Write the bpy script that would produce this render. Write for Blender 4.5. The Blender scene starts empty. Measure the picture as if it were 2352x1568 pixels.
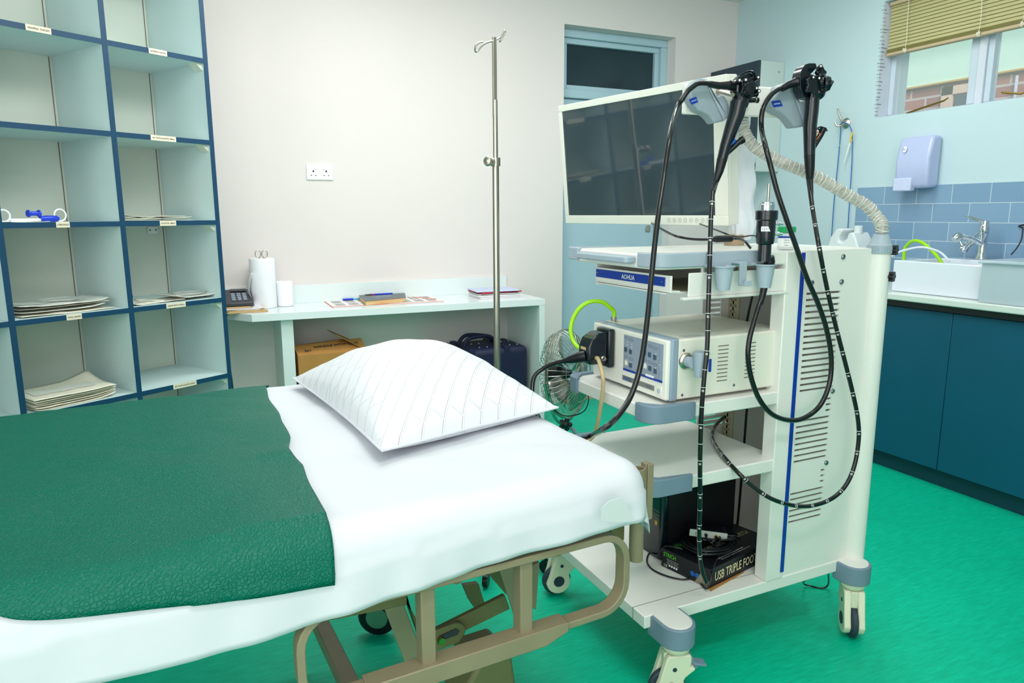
import bpy, bmesh, math, random
from mathutils import Vector, Matrix, noise
R = math.radians
PI = math.pi
C = bpy.context.scene.collection

# ------------------------------------------------------------------ camera model
W, H, F = 2352, 1568, 1627.22
PITCH, ROLL, YAW, HC = 0.1788, -0.0038, 1.1333, 1.29
CAM = Vector((0, 0, HC))
def vec(xx, yy, z):
    cr, sr = math.cos(ROLL), math.sin(ROLL)
    x = xx*cr + yy*sr; y = -xx*sr + yy*cr
    up = -y
    c, s = math.cos(PITCH), math.sin(PITCH)
    fy = z*c + up*s; uz = -z*s + up*c
    return Vector((x*math.sin(YAW) + fy*math.cos(YAW), -x*math.cos(YAW) + fy*math.sin(YAW), uz))
def ray(u, v): return vec(u - W/2, v - H/2, F)/F
def atY(u, v, Y): r = ray(u, v); return CAM + r*(Y/r.y)
def atX(u, v, X): r = ray(u, v); return CAM + r*(X/r.x)
def atZ(u, v, Z): r = ray(u, v); return CAM + r*((Z-HC)/r.z)
def atP(u, v, p, n):
    r = ray(u, v); n = Vector(n); return CAM + r*((Vector(p)-CAM).dot(n)/r.dot(n))
cam_d = bpy.data.cameras.new('camera'); cam = bpy.data.objects.new('camera', cam_d); C.objects.link(cam)
cx, cy, cz = vec(1,0,0).normalized(), -vec(0,1,0).normalized(), -vec(0,0,1).normalized()
m = Matrix((cx, cy, cz)).transposed().to_4x4(); m.translation = CAM
cam.matrix_world = m
cam_d.sensor_width = 36; cam_d.lens = 36*F/W; cam_d.clip_start = .02
bpy.context.scene.camera = cam

# ------------------------------------------------------------------ materials
def lin(c): return tuple(((x/255)/12.92 if x/255 <= .04045 else ((x/255+.055)/1.055)**2.4) for x in c)
def mat(name, col, rough=.5, metal=0, var=.04, vs=8, bump=0, bs=60, trans=0, ior=1.45, coat=0, emit=0, spec=.5, alpha=1, sheen=0, det=3, bdist=.002):
    mt = bpy.data.materials.new(name); mt.use_nodes = True
    nt = mt.node_tree; N, L = nt.nodes, nt.links
    b = N['Principled BSDF']; c = lin(col)
    tc = N.new('ShaderNodeTexCoord')
    if var:
        n = N.new('ShaderNodeTexNoise'); n.inputs['Scale'].default_value = vs; n.inputs['Detail'].default_value = det
        L.new(tc.outputs['Object'], n.inputs['Vector'])
        mx = N.new('ShaderNodeMix'); mx.data_type = 'RGBA'
        mx.inputs[6].default_value = tuple(x*(1-var*1.6) for x in c)+(1,)
        mx.inputs[7].default_value = tuple(min(1, x*(1+var)) for x in c)+(1,)
        L.new(n.outputs[0], mx.inputs[0]); L.new(mx.outputs[2], b.inputs['Base Color'])
    else: b.inputs['Base Color'].default_value = c+(1,)
    b.inputs['Roughness'].default_value = rough; b.inputs['Metallic'].default_value = metal
    b.inputs['Transmission Weight'].default_value = trans; b.inputs['IOR'].default_value = ior
    b.inputs['Coat Weight'].default_value = coat; b.inputs['Specular IOR Level'].default_value = spec
    b.inputs['Alpha'].default_value = alpha; b.inputs['Sheen Weight'].default_value = sheen
    if emit:
        b.inputs['Emission Color'].default_value = c+(1,); b.inputs['Emission Strength'].default_value = emit
    if bump:
        n2 = N.new('ShaderNodeTexNoise'); n2.inputs['Scale'].default_value = bs; n2.inputs['Detail'].default_value = 4
        L.new(tc.outputs['Object'], n2.inputs['Vector'])
        bp = N.new('ShaderNodeBump'); bp.inputs['Strength'].default_value = bump; bp.inputs['Distance'].default_value = bdist
        L.new(n2.outputs[0], bp.inputs['Height']); L.new(bp.outputs[0], b.inputs['Normal'])
    return mt
def nodes(mt): return mt.node_tree.nodes, mt.node_tree.links, mt.node_tree.nodes['Principled BSDF']

M = {}
M['wall'] = mat('warm_wall_paint', (226,218,216), .75, var=.03, vs=1.5, bump=.15, bs=90)
M['wallc'] = mat('cool_wall_paint', (192,215,221), .7, var=.04, vs=1.5, bump=.15, bs=90)
M['ceil'] = mat('ceiling_paint', (225,225,220), .8)
M['reveal'] = mat('reveal_paint', (206,212,224), .7)
M['doorp'] = mat('pale_blue_door_paint', (174,202,216), .45, var=.03)
M['frame'] = mat('blue_grey_frame_paint', (172,200,212), .4, var=.05)
M['darkglass'] = mat('dark_night_glass', (30,52,62), .12, var=.3, vs=3, spec=.6)
M['lam'] = mat('pale_laminate', (204,224,224), .45, var=.03, vs=3)
M['lamback'] = mat('shelf_back_panel', (214,220,208), .5, var=.05, vs=2)
M['edge'] = mat('navy_edge_band', (12,62,94), .45)
M['seam'] = mat('grey_seam', (120,110,100), .6)
M['desk'] = mat('gloss_white_laminate', (226,234,236), .18, var=.02)
M['deskv'] = mat('matt_white_laminate', (222,232,232), .4, var=.02)
M['cream'] = mat('cream_powder_coat', (232,232,226), .38, var=.02, bump=.05, bs=300)
M['creamd'] = mat('beige_inner_metal', (176,166,138), .5, var=.04)
M['casing'] = mat('processor_casing', (228,226,214), .38, var=.03, bump=.05, bs=300)
M['bez'] = mat('ivory_plastic', (230,232,222), .35, var=.02)
M['grey'] = mat('blue_grey_rubber', (118,140,158), .5, var=.04, bump=.1, bs=200)
M['lgrey'] = mat('light_grey_plastic', (160,176,188), .42, var=.03, bump=.05, bs=300)
M['blue'] = mat('royal_blue_strip', (10,58,160), .35)
M['black'] = mat('black_rubber', (14,18,24), .32, var=.1)
M['blackg'] = mat('glossy_black_plastic', (10,22,30), .2, var=.1, coat=.3)
M['tube'] = mat('black_polymer_tube', (16,18,20), .25, var=.1, coat=.3)
M['steel'] = mat('brushed_steel', (186,180,168), .28, 1, var=.1)
M['chrome'] = mat('chrome', (214,220,226), .08, 1, var=.02)
M['screw'] = mat('screw_steel', (150,155,160), .3, 1)
M['white'] = mat('white_print', (235,240,240), .5, var=0)
M['print'] = mat('black_print', (30,32,40), .6, var=0)
M['pblue'] = mat('blue_print', (20,90,170), .5, var=0)
M['green_print'] = mat('green_print', (90,190,40), .5, var=0)
M['cream_print'] = mat('cream_print', (215,205,165), .5, var=0)
M['orange_print'] = mat('orange_print', (215,110,50), .5, var=0)
M['paper'] = mat('white_paper', (236,236,238), .7, var=.03, bump=.1, bs=40)
M['tissue'] = mat('white_tissue', (240,242,246), .85, var=.02, bump=.4, bs=120)
M['manila'] = mat('manila_paper', (204,172,120), .7)
M['pouch'] = mat('sterile_pouch_paper', (236,232,214), .4, var=.06, vs=14, bump=.3, bs=30)
M['film'] = mat('cloudy_pouch_film', (232,234,226), .2, var=.05, bump=.4, bs=40)
M['pblueplastic'] = mat('bright_blue_plastic', (20,60,200), .3)
M['tag'] = mat('cream_label_paper', (228,218,194), .6, var=.02)
M['phone'] = mat('charcoal_plastic', (58,58,66), .4)
M['card'] = mat('brown_cardboard', (178,128,66), .75, var=.1, vs=20, bump=.1)
M['navy'] = mat('navy_fabric', (22,28,62), .6, var=.15, vs=40, bump=.3, bs=300)
M['bedm'] = mat('taupe_painted_steel', (140,130,104), .42, var=.12, vs=12, bump=.1, bs=60)
M['bedd'] = mat('olive_painted_steel', (112,110,72), .45, var=.12, vs=12)
M['brass'] = mat('zinc_plated_bolt', (170,160,90), .3, 1)
M['cab'] = mat('teal_cabinet_laminate', (8,82,108), .42, var=.06, vs=5)
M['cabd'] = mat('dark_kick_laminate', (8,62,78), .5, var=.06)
M['counter'] = mat('white_counter', (212,222,218), .22, var=.02)
M['counterd'] = mat('black_counter_edge', (18,26,28), .35)
M['sink'] = mat('white_ceramic', (220,228,238), .12, var=.01, coat=.4)
M['disp'] = mat('lavender_plastic', (184,194,230), .3, var=.02)
M['disp2'] = mat('lavender_button', (200,208,238), .3, var=.02)
M['lime'] = mat('lime_hose', (160,225,10), .3, var=.05)
M['beige_tube'] = mat('beige_silicone', (196,176,134), .35, var=.08)
M['amber'] = mat('amber_sticker', (220,170,20), .4)
M['jugm'] = mat('milky_plastic', (214,224,226), .3, var=.04)
M['jar'] = mat('clear_jar', (225,235,235), .15, var=0, alpha=.75)
M['jarg'] = mat('green_cap', (10,160,90), .35)
M['wrap'] = mat('crinkled_wrap', (214,214,206), .1, var=.3, alpha=.6, vs=60, bump=1, bs=70, spec=.9, bdist=.006)
M['duct'] = mat('ribbed_duct_core', (160,152,134), .3, .5, var=.3, vs=50, bump=.6, bs=60)
M['bagp'] = mat('thin_white_bag', (232,238,246), .35, var=.04, bump=.6, bs=14, bdist=.01)
M['screen'] = mat('dark_lcd_glass', (54,68,76), .06, var=.1, vs=2, spec=.8, coat=1)
M['panelg'] = mat('grey_control_panel', (142,156,172), .4, var=.02)
M['btn'] = mat('slate_button', (60,84,104), .4)
M['btnw'] = mat('ivory_button', (226,228,214), .35)
M['darkcab'] = mat('charcoal_door', (44,60,72), .4)
M['whitecab'] = mat('white_box_side', (196,210,206), .45)
M['tyre'] = mat('slate_tyre', (40,58,72), .55)
M['caster'] = mat('caster_ivory', (224,224,198), .35)
M['ribbon'] = mat('cream_slat', (190,184,136), .45, var=.03)
M['ribbond'] = mat('olive_slat_edge', (140,134,78), .5)
M['rail'] = mat('tan_bottom_rail', (190,170,138), .45)
M['cordw'] = mat('white_cord', (225,220,200), .6)
M['bluewire'] = mat('blue_wire', (10,100,180), .35)
M['yellow'] = mat('yellow_sleeve', (240,190,10), .4)
M['clearc'] = mat('clear_catheter', (214,226,220), .2, var=0, alpha=.7)
M['mint'] = mat('mint_plaster', (206,236,206), .8, var=.03)
M['soft'] = mat('ochre_trim', (206,160,70), .6)
M['glass'] = mat('clear_window_glass', (235,248,242), .02, var=0, alpha=.12)
M['brasslever'] = mat('tarnished_brass', (140,112,50), .35, .8)
M['mark'] = mat('charcoal_brush_mark', (110,120,134), .8)
M['red'] = mat('red_cover', (190,40,70), .5)
M['pink'] = mat('salmon_print', (220,120,105), .5, var=0)
M['bluep'] = mat('pale_blue_page', (196,206,232), .6)
M['gold'] = mat('gold_rca', (220,170,40), .25, 1)
M['silver'] = mat('silver_plastic', (180,186,182), .35)
M['boxclear'] = mat('frosted_container', (206,222,232), .25, var=.02, alpha=.62)

# floor: emerald vinyl with fine directional flecks
fm = mat('emerald_vinyl', (0,178,132), .42, var=0, spec=.22)
N, L, b = nodes(fm)
tc = N.new('ShaderNodeTexCoord'); mp = N.new('ShaderNodeMapping'); mp.inputs['Rotation'].default_value = (0,0,R(38)); mp.inputs['Scale'].default_value = (6, 34, 1)
L.new(tc.outputs['Object'], mp.inputs[0])
n1 = N.new('ShaderNodeTexNoise'); n1.inputs['Scale'].default_value = 3; n1.inputs['Detail'].default_value = 8; n1.inputs['Roughness'].default_value = .7
L.new(mp.outputs[0], n1.inputs['Vector'])
cr = N.new('ShaderNodeValToRGB')
cr.color_ramp.elements[0].position = .3; cr.color_ramp.elements[0].color = lin((0,182,142))+(1,)
cr.color_ramp.elements[1].position = .62; cr.color_ramp.elements[1].color = lin((4,206,166))+(1,)
e = cr.color_ramp.elements.new(.76); e.color = lin((48,220,188))+(1,)
L.new(n1.outputs[0], cr.inputs[0])
n3 = N.new('ShaderNodeTexNoise'); n3.inputs['Scale'].default_value = 1.3; L.new(tc.outputs['Object'], n3.inputs['Vector'])
mx = N.new('ShaderNodeMix'); mx.data_type = 'RGBA'; mx.blend_type = 'MULTIPLY'; mx.inputs[0].default_value = .35
L.new(cr.outputs[0], mx.inputs[6]); L.new(n3.outputs[0], mx.inputs[7]); L.new(cr.outputs[0], mx.inputs[6])
L.new(mx.outputs[2], b.inputs['Base Color'])
M['floor'] = fm
# brick
def brickmat(name, c1, c2, mc, sw, sh, ms, rough=.8, ax='YZ', rot=0):
    mt = mat(name, c1, rough, var=0); N, L, b = nodes(mt)
    tc = N.new('ShaderNodeTexCoord'); sp = N.new('ShaderNodeSeparateXYZ'); cb = N.new('ShaderNodeCombineXYZ')
    L.new(tc.outputs['Object'], sp.inputs[0]); L.new(sp.outputs[ax[0]], cb.inputs[0]); L.new(sp.outputs[ax[1]], cb.inputs[1])
    br = N.new('ShaderNodeTexBrick'); br.inputs['Scale'].default_value = 1
    br.inputs['Brick Width'].default_value = sw; br.inputs['Row Height'].default_value = sh; br.inputs['Mortar Size'].default_value = ms
    br.inputs['Mortar Smooth'].default_value = .1
    br.inputs['Color1'].default_value = lin(c1)+(1,); br.inputs['Color2'].default_value = lin(c2)+(1,); br.inputs['Mortar'].default_value = lin(mc)+(1,)
    L.new(cb.outputs[0], br.inputs['Vector']); L.new(br.outputs[0], b.inputs['Base Color'])
    bp = N.new('ShaderNodeBump'); bp.inputs['Strength'].default_value = .4; bp.inputs['Distance'].default_value = .003; bp.invert = True
    L.new(br.outputs[1], bp.inputs['Height']); L.new(bp.outputs[0], b.inputs['Normal'])
    return mt
M['brick'] = brickmat('red_brick', (178,112,92), (150,90,78), (196,180,168), .29, .1, .010)
M['tile'] = brickmat('blue_grey_tile', (128,162,190), (120,154,184), (196,214,220), .2, .1, .0016, .2)
# mint sheet fabric
def clothmat(name, col, rough, bump, scale, kind):
    mt = mat(name, col, rough, var=.02, vs=4); N, L, b = nodes(mt)
    tc = N.new('ShaderNodeTexCoord')
    if kind == 'leather':
        v = N.new('ShaderNodeTexVoronoi'); v.inputs['Scale'].default_value = scale; v.distance = 'EUCLIDEAN'; v.feature = 'DISTANCE_TO_EDGE'
        nz = N.new('ShaderNodeTexNoise'); nz.inputs['Scale'].default_value = 40; mxv = N.new('ShaderNodeMix'); mxv.data_type = 'VECTOR'; mxv.inputs[0].default_value = .015
        L.new(tc.outputs['Object'], nz.inputs['Vector']); L.new(tc.outputs['Object'], mxv.inputs[4]); L.new(nz.outputs[1], mxv.inputs[5])
        L.new(mxv.outputs[1], v.inputs['Vector']); rp = N.new('ShaderNodeMapRange'); rp.inputs[2].default_value = .18
        L.new(v.outputs[0], rp.inputs[0]); src = rp.outputs[0]
        b.inputs['Specular IOR Level'].default_value = .27
    elif kind == 'weave':
        mp = N.new('ShaderNodeMapping'); mp.inputs['Rotation'].default_value = (0,0,R(38)); L.new(tc.outputs['Object'], mp.inputs[0])
        br = N.new('ShaderNodeTexBrick'); br.inputs['Scale'].default_value = 1; br.inputs['Brick Width'].default_value = .075; br.inputs['Row Height'].default_value = .034
        br.inputs['Mortar Size'].default_value = .0022; br.inputs['Mortar Smooth'].default_value = .3; br.offset = .5
        L.new(mp.outputs[0], br.inputs['Vector']); src = br.outputs[1]
    else:
        n = N.new('ShaderNodeTexNoise'); n.inputs['Scale'].default_value = scale; n.inputs['Detail'].default_value = 6; L.new(tc.outputs['Object'], n.inputs['Vector']); src = n.outputs[0]
    bp = N.new('ShaderNodeBump'); bp.inputs['Strength'].default_value = bump; bp.inputs['Distance'].default_value = .0032 if kind == 'weave' else .002; bp.invert = kind == 'weave'
    L.new(src, bp.inputs['Height']); L.new(bp.outputs[0], b.inputs['Normal'])
    return mt
M['sheet'] = clothmat('white_cotton', (208,211,218), .8, .25, 30, 'noise')
M['green'] = clothmat('green_leatherette', (0,98,80), .42, .5, 170, 'leather')
M['pillow'] = clothmat('white_quilted_cotton', (220,223,228), .6, .9, 1, 'weave')

# ------------------------------------------------------------------ builders
WM = {}
def catmull(p, n=8, closed=False):
    p = [Vector(q) for q in p]; out = []
    k = len(p); rng = range(k if closed else k-1)
    for i in rng:
        if closed: a, b_, c, d = p[(i-1) % k], p[i], p[(i+1) % k], p[(i+2) % k]
        else: a, b_, c, d = p[max(i-1,0)], p[i], p[i+1], p[min(i+2,k-1)]
        for j in range(n):
            t = j/n
            out.append(.5*((2*b_) + (c-a)*t + (2*a-5*b_+4*c-d)*t*t + (3*b_-a-3*c+d)*t**3))
    if not closed: out.append(p[-1])
    return out
class MB:
    def __init__(s, Mx=None): s.v = []; s.f = []; s.M = Mx or Matrix()
    def add(s, vs, fs):
        o = len(s.v); s.v += [s.M @ Vector(q) for q in vs]; s.f += [tuple(i+o for i in f) for f in fs]; return s
    def box(s, x0, x1, y0, y1, z0, z1, X=None):
        vs = [Vector((x,y,z)) for x in (x0,x1) for y in (y0,y1) for z in (z0,z1)]
        if X: vs = [X @ q for q in vs]
        return s.add(vs, [(0,1,3,2),(4,6,7,5),(0,4,5,1),(2,3,7,6),(0,2,6,4),(1,5,7,3)])
    def cbox(s, c, d, rot=(0,0,0)):
        from mathutils import Euler
        X = Matrix.Translation(c) @ Euler(rot).to_matrix().to_4x4()
        return s.box(-d[0]/2,d[0]/2,-d[1]/2,d[1]/2,-d[2]/2,d[2]/2, X)
    def tub(s, x0, x1, y0, y1, z0, z1, t, tb):
        o = [(x0,y0),(x1,y0),(x1,y1),(x0,y1)]; i = [(x0+t,y0+t),(x1-t,y0+t),(x1-t,y1-t),(x0+t,y1-t)]
        vs = [(x,y,z0) for x, y in o]+[(x,y,z1) for x, y in o]+[(x,y,z1) for x, y in i]+[(x,y,z0+tb) for x, y in i]
        fs = [(3,2,1,0),(12,13,14,15)]
        for k in range(4):
            n = (k+1) % 4; fs += [(k,n,4+n,4+k),(4+k,4+n,8+n,8+k),(8+k,8+n,12+n,12+k)]
        return s.add(vs, fs)
    def bar(s, a, b_, w, h, up=(0,0,1)):
        a, b_ = Vector(a), Vector(b_); z = (b_-a); l = z.length; z.normalize(); u = Vector(up)
        x = u.cross(z).normalized(); y = z.cross(x)
        X = Matrix((x,y,z)).transposed().to_4x4(); X.translation = a
        return s.box(-w/2,w/2,-h/2,h/2,0,l,X)
    def loft(s, pts, rad, n=12, closed=False, caps=True, sq=1, up=None):
        pts = [Vector(q) for q in pts]; k = len(pts)
        if not hasattr(rad, '__len__'): rad = [rad]*k
        T = []
        for i in range(k):
            a = pts[(i-1) % k if closed else max(i-1,0)]; b_ = pts[(i+1) % k if closed else min(i+1,k-1)]
            d = (b_-a); T.append(d.normalized() if d.length > 1e-9 else Vector((0,0,1)))
        nrm = Vector(up) if up else (Vector((0,0,1)) if abs(T[0].z) < .9 else Vector((1,0,0)))
        vs = []; fs = []
        for i in range(k):
            nrm = (nrm - T[i]*nrm.dot(T[i])).normalized(); bi = T[i].cross(nrm)
            for j in range(n):
                a = 2*PI*j/n; vs.append(pts[i] + nrm*(math.cos(a)*rad[i]) + bi*(math.sin(a)*rad[i]*sq))
        for i in range(k if closed else k-1):
            for j in range(n):
                a, b_ = i*n+j, i*n+(j+1) % n; c, d = ((i+1) % k)*n+(j+1) % n, ((i+1) % k)*n+j
                fs.append((a,b_,c,d))
        if caps and not closed: fs.append(tuple(range(n))[::-1]); fs.append(tuple((k-1)*n+j for j in range(n)))
        return s.add(vs, fs)
    def tube(s, pts, r, n=10, sub=8, closed=False, sq=1): return s.loft(catmull(pts, sub, closed), r, n, closed, sq=sq)
    def cyl(s, a, b_, r0, r1=None, n=24): return s.loft([a, b_], [r0, r0 if r1 is None else r1], n)
    def lathe(s, prof, o=(0,0,0), axis=(0,0,1), n=32, sy=1):
        o = Vector(o); z = Vector(axis).normalized(); x = (Vector((1,0,0)) if abs(z.x) < .9 else Vector((0,1,0))).cross(z).normalized(); y = z.cross(x)
        vs = []; fs = []
        for r, h in prof:
            for j in range(n):
                a = 2*PI*j/n; vs.append(o + x*(r*math.cos(a)) + y*(r*sy*math.sin(a)) + z*h)
        k = len(prof)
        for i in range(k-1):
            for j in range(n): fs.append((i*n+j, i*n+(j+1) % n, (i+1)*n+(j+1) % n, (i+1)*n+j))
        if prof[0][0] > 1e-5: fs.append(tuple(range(n))[::-1])
        if prof[-1][0] > 1e-5: fs.append(tuple((k-1)*n+j for j in range(n)))
        return s.add(vs, fs)
    def prism(s, poly, vec_):
        k = len(poly); v = Vector(vec_); p = [Vector(q) for q in poly]
        return s.add(p+[q+v for q in p], [tuple(range(k))[::-1], tuple(range(k, 2*k))] + [(i, (i+1) % k, k+(i+1) % k, k+i) for i in range(k)])
    def grid(s, fn, nu, nv):
        vs = [fn(i/nu, j/nv) for i in range(nu+1) for j in range(nv+1)]
        return s.add(vs, [(i*(nv+1)+j, (i+1)*(nv+1)+j, (i+1)*(nv+1)+j+1, i*(nv+1)+j+1) for i in range(nu) for j in range(nv)])
    def ball(s, c, r, sc=(1,1,1), n=16):
        c = Vector(c); vs = []; fs = []
        for i in range(1, n):
            for j in range(n): a, b_ = PI*i/n, 2*PI*j/n; vs.append(c+Vector((r*sc[0]*math.sin(a)*math.cos(b_), r*sc[1]*math.sin(a)*math.sin(b_), r*sc[2]*math.cos(a))))
        for i in range(n-2):
            for j in range(n): fs.append((i*n+j, (i+1)*n+j, (i+1)*n+(j+1) % n, i*n+(j+1) % n))
        t = len(vs); vs += [c+Vector((0,0,r*sc[2])), c-Vector((0,0,r*sc[2]))]
        for j in range(n): fs.append((t, j, (j+1) % n)); fs.append((t+1, (n-2)*n+(j+1) % n, (n-2)*n+j))
        return s.add(vs, fs)
    def build(s, name, m, parent=None, bevel=0, sharp=35, solid=0, sub=0, label=None, seg=2, fix=True):
        me = bpy.data.meshes.new(name)
        inv = WM[parent].inverted() if parent else Matrix()
        if not parent:
            xs = [q.x for q in s.v]; ys = [q.y for q in s.v]; zs = [q.z for q in s.v]
            base = Vector(((min(xs)+max(xs))/2, (min(ys)+max(ys))/2, min(zs)))
            inv = Matrix.Translation(-base)
        me.from_pydata([inv @ q for q in s.v], [], s.f); me.validate()
        if fix:
            bm = bmesh.new(); bm.from_mesh(me); bmesh.ops.recalc_face_normals(bm, faces=bm.faces); bm.to_mesh(me); bm.free()
        for p in me.polygons: p.use_smooth = True
        me.set_sharp_from_angle(angle=R(sharp)); me.materials.append(m)
        o = bpy.data.objects.new(name, me); C.objects.link(o)
        if parent: o.parent = parent; WM[o] = WM[parent].copy()
        else: o.location = base; WM[o] = Matrix.Translation(base)
        if solid:
            md = o.modifiers.new('thickness', 'SOLIDIFY'); md.thickness = solid; md.offset = 0
        if bevel:
            md = o.modifiers.new('bevel', 'BEVEL'); md.width = bevel; md.segments = seg; md.limit_method = 'ANGLE'; md.angle_limit = R(40)
        if sub:
            md = o.modifiers.new('sub', 'SUBSURF'); md.levels = sub; md.render_levels = sub
        if label: o['label'] = label
        return o
def thing(name, label, cat, loc=(0,0,0), rot=0, group=None):
    o = bpy.data.objects.new(name, None); C.objects.link(o); o.empty_display_size = .05
    o.location = loc; o.rotation_euler = (0,0,rot)
    WM[o] = Matrix.Translation(loc) @ Matrix.Rotation(rot, 4, 'Z')
    return tag(o, label, cat, group)
def tag(o, label, cat, group=None):
    o['label'] = label; o['category'] = cat
    if group: o['group'] = group
    return o
def struct(o): o['kind'] = 'structure'; return o
def text(s, name, m, parent, o, xd, up, width=None, height=None, ext=.0003, bold=0, center=True):
    cu = bpy.data.curves.new(name, 'FONT'); cu.body = s; cu.size = 1; cu.extrude = 0; cu.resolution_u = 2; cu.offset = bold
    t = bpy.data.objects.new(name, cu); C.objects.link(t); bpy.context.view_layer.update()
    me = bpy.data.meshes.new_from_object(t, depsgraph=bpy.context.evaluated_depsgraph_get())
    bpy.data.objects.remove(t); bpy.data.curves.remove(cu)
    xs = [v.co.x for v in me.vertices]; ys = [v.co.y for v in me.vertices]
    w, h = max(xs)-min(xs), max(ys)-min(ys)
    sx = width/w if width else height/h; sy = height/h if height else sx
    mx_, my_ = ((max(xs)+min(xs))/2, (max(ys)+min(ys))/2) if center else (min(xs), min(ys))
    xd = Vector(xd).normalized(); up = Vector(up); up = (up - xd*up.dot(xd)).normalized(); nz = xd.cross(up)
    X = Matrix((xd, up, nz)).transposed().to_4x4(); X.translation = Vector(o) + nz*ext
    inv = WM[parent].inverted() @ X @ Matrix.Diagonal((sx, sy, 1, 1)) @ Matrix.Translation((-mx_, -my_, 0))
    me.transform(inv); me.materials.clear(); me.materials.append(m)
    ob = bpy.data.objects.new(name, me); C.objects.link(ob); ob.parent = parent; WM[ob] = WM[parent].copy()
    return ob
rnd = random.Random(7)
def nz(x, y, z=0, s=1): return noise.noise(Vector((x*s, y*s, z)))

# ------------------------------------------------------------------ room shell
YB, XW, ZC = 4.17, 3.73, 2.75
XL, YF = -2.2, -1.3
DX0, DX1, DZ = 2.325, 3.197, 2.467
struct(MB().box(XL-.1, XW+.3, YF-.1, YB+.3, -.1, 0).build('floor', M['floor']))
struct(MB().box(XL-.1, XW+.3, YF-.1, YB+.3, ZC, ZC+.1).build('ceiling', M['ceil']))
struct(MB().box(XL, DX0, YB, YB+.2, 0, ZC).box(DX0, DX1, YB, YB+.2, DZ, ZC).box(DX1, XW+.25, YB, YB+.2, 0, ZC).build('wall_back', M['wall']))
WY0, WY1, WZ0, WZ1 = .7, 2.985, 1.828, 2.46
struct(MB().box(XW, XW+.25, YF, WY0, 0, ZC).box(XW, XW+.25, WY1, YB, 0, ZC).box(XW, XW+.25, WY0, WY1, 0, WZ0).box(XW, XW+.25, WY0, WY1, WZ1, ZC).build('wall_right', M['wallc']))
struct(MB().box(XL-.15, XL, YF, YB+.2, 0, ZC).build('wall_left', M['wall']))
struct(MB().box(XL, XW+.25, YF-.15, YF, 0, ZC).build('wall_front', M['wall']))
# door with transom, set back in its opening
d = MB(); yd = YB+.09
for (a, c, z0, z1) in ((DX0, DX0+.05, 0, DZ-.05), (DX1-.05, DX1, 0, DZ-.05), (DX0, DX1, DZ-.05, DZ), (DX0+.05, DX1-.05, 2.04, 2.095)):
    d.box(a, c, yd, yd+.1, z0, z1)
door = struct(d.build('door_1', M['frame'], bevel=.005))
d = MB()
for (a, c, z0, z1) in ((DX0+.05, DX0+.085, 2.095, DZ-.085), (DX1-.085, DX1-.05, 2.095, DZ-.085), (DX0+.05, DX1-.05, DZ-.085, DZ-.05), (DX0+.085, DX1-.085, 2.095, 2.125)):
    d.box(a, c, yd+.025, yd+.08, z0, z1)
tf = d.build('transom_frame', M['frame'], door, bevel=.004)
MB().box(DX0+.085, DX1-.085, yd+.05, yd+.056, 2.125, DZ-.085).build('transom_pane', M['darkglass'], tf)
leaf = MB().box(DX0+.053, DX1-.053, yd+.03, yd+.075, .012, 2.037).build('door_leaf', M['doorp'], door, bevel=.003)
pl = atY(1489, 524, YB+.11)
MB().box(pl.x-.02, pl.x+.02, yd+.02, yd+.03, pl.z-.025, pl.z+.02).build('door_catch', M['steel'], leaf, bevel=.003)
t1 = struct(MB().box(DX0, DX1, YB-.012, YB+.2, 0, .012).build('trim_1', mat('wood_threshold', (190,170,135), .5)))

# window in the right wall: two lights and a mullion
xf = XW+.12
w = MB()
for (a, c, z0, z1) in ((WY0, WY1, WZ0, WZ0+.018), (WY0, WY1, WZ1-.03, WZ1), (WY1-.03, WY1, WZ0+.018, WZ1-.03), (WY0, WY0+.03, WZ0+.018, WZ1-.03), (2.40, 2.52, WZ0+.018, WZ1-.03), (1.55, 1.67, WZ0+.018, WZ1-.03)):
    w.box(xf-.02, xf+.03, a, c, z0, z1)
win = struct(w.build('window_1', mat('white_window_frame', (196,210,222), .4), bevel=.003))
MB().box(xf-.035, xf-.02, 2.43, 2.47, WZ0, WZ1).build('mullion_bead', M['reveal'], win, bevel=.003)
for y0, y1 in ((2.52, WY1-.03), (1.67, 2.40), (WY0+.03, 1.55)):
    MB().box(xf+.004, xf+.009, y0, y1, WZ0+.018, WZ1-.03).build('window_pane', M['glass'], win)
rv = MB()
rv.box(XW+.004, xf-.02, WY1-.0015, WY1+.0, WZ0, WZ1)
rvl = rv.build('reveal_lining', M['reveal'], win)
mk = MB()
for i in range(30):
    z = WZ0+.015+i*.0205+rnd.uniform(-.003,.003); l = rnd.uniform(.012,.05)
    mk.box(XW+.004, XW+.004+l, WY1-.0025, WY1-.0012, z, z+rnd.uniform(.0015,.004))
    mk.box(XW-.001, XW+.0005, WY1-.001, WY1+rnd.uniform(.004,.014), z, z+rnd.uniform(.0015,.004))
mk.build('brush_marks', M['mark'], win)
for (u0, v0, u1, v1) in ((2082, 260, 2178, 228), (2300, 212, 2352, 216)):
    a, c = atX(u0, v0, xf-.03), atX(u1, v1, xf-.03)
    st = MB().loft([a, a*.75+c*.25, a*.1+c*.9, c+Vector((0,0,.008))], [.004,.006,.005,.003], 8).build('window_stay', M['brasslever'], win)

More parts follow.
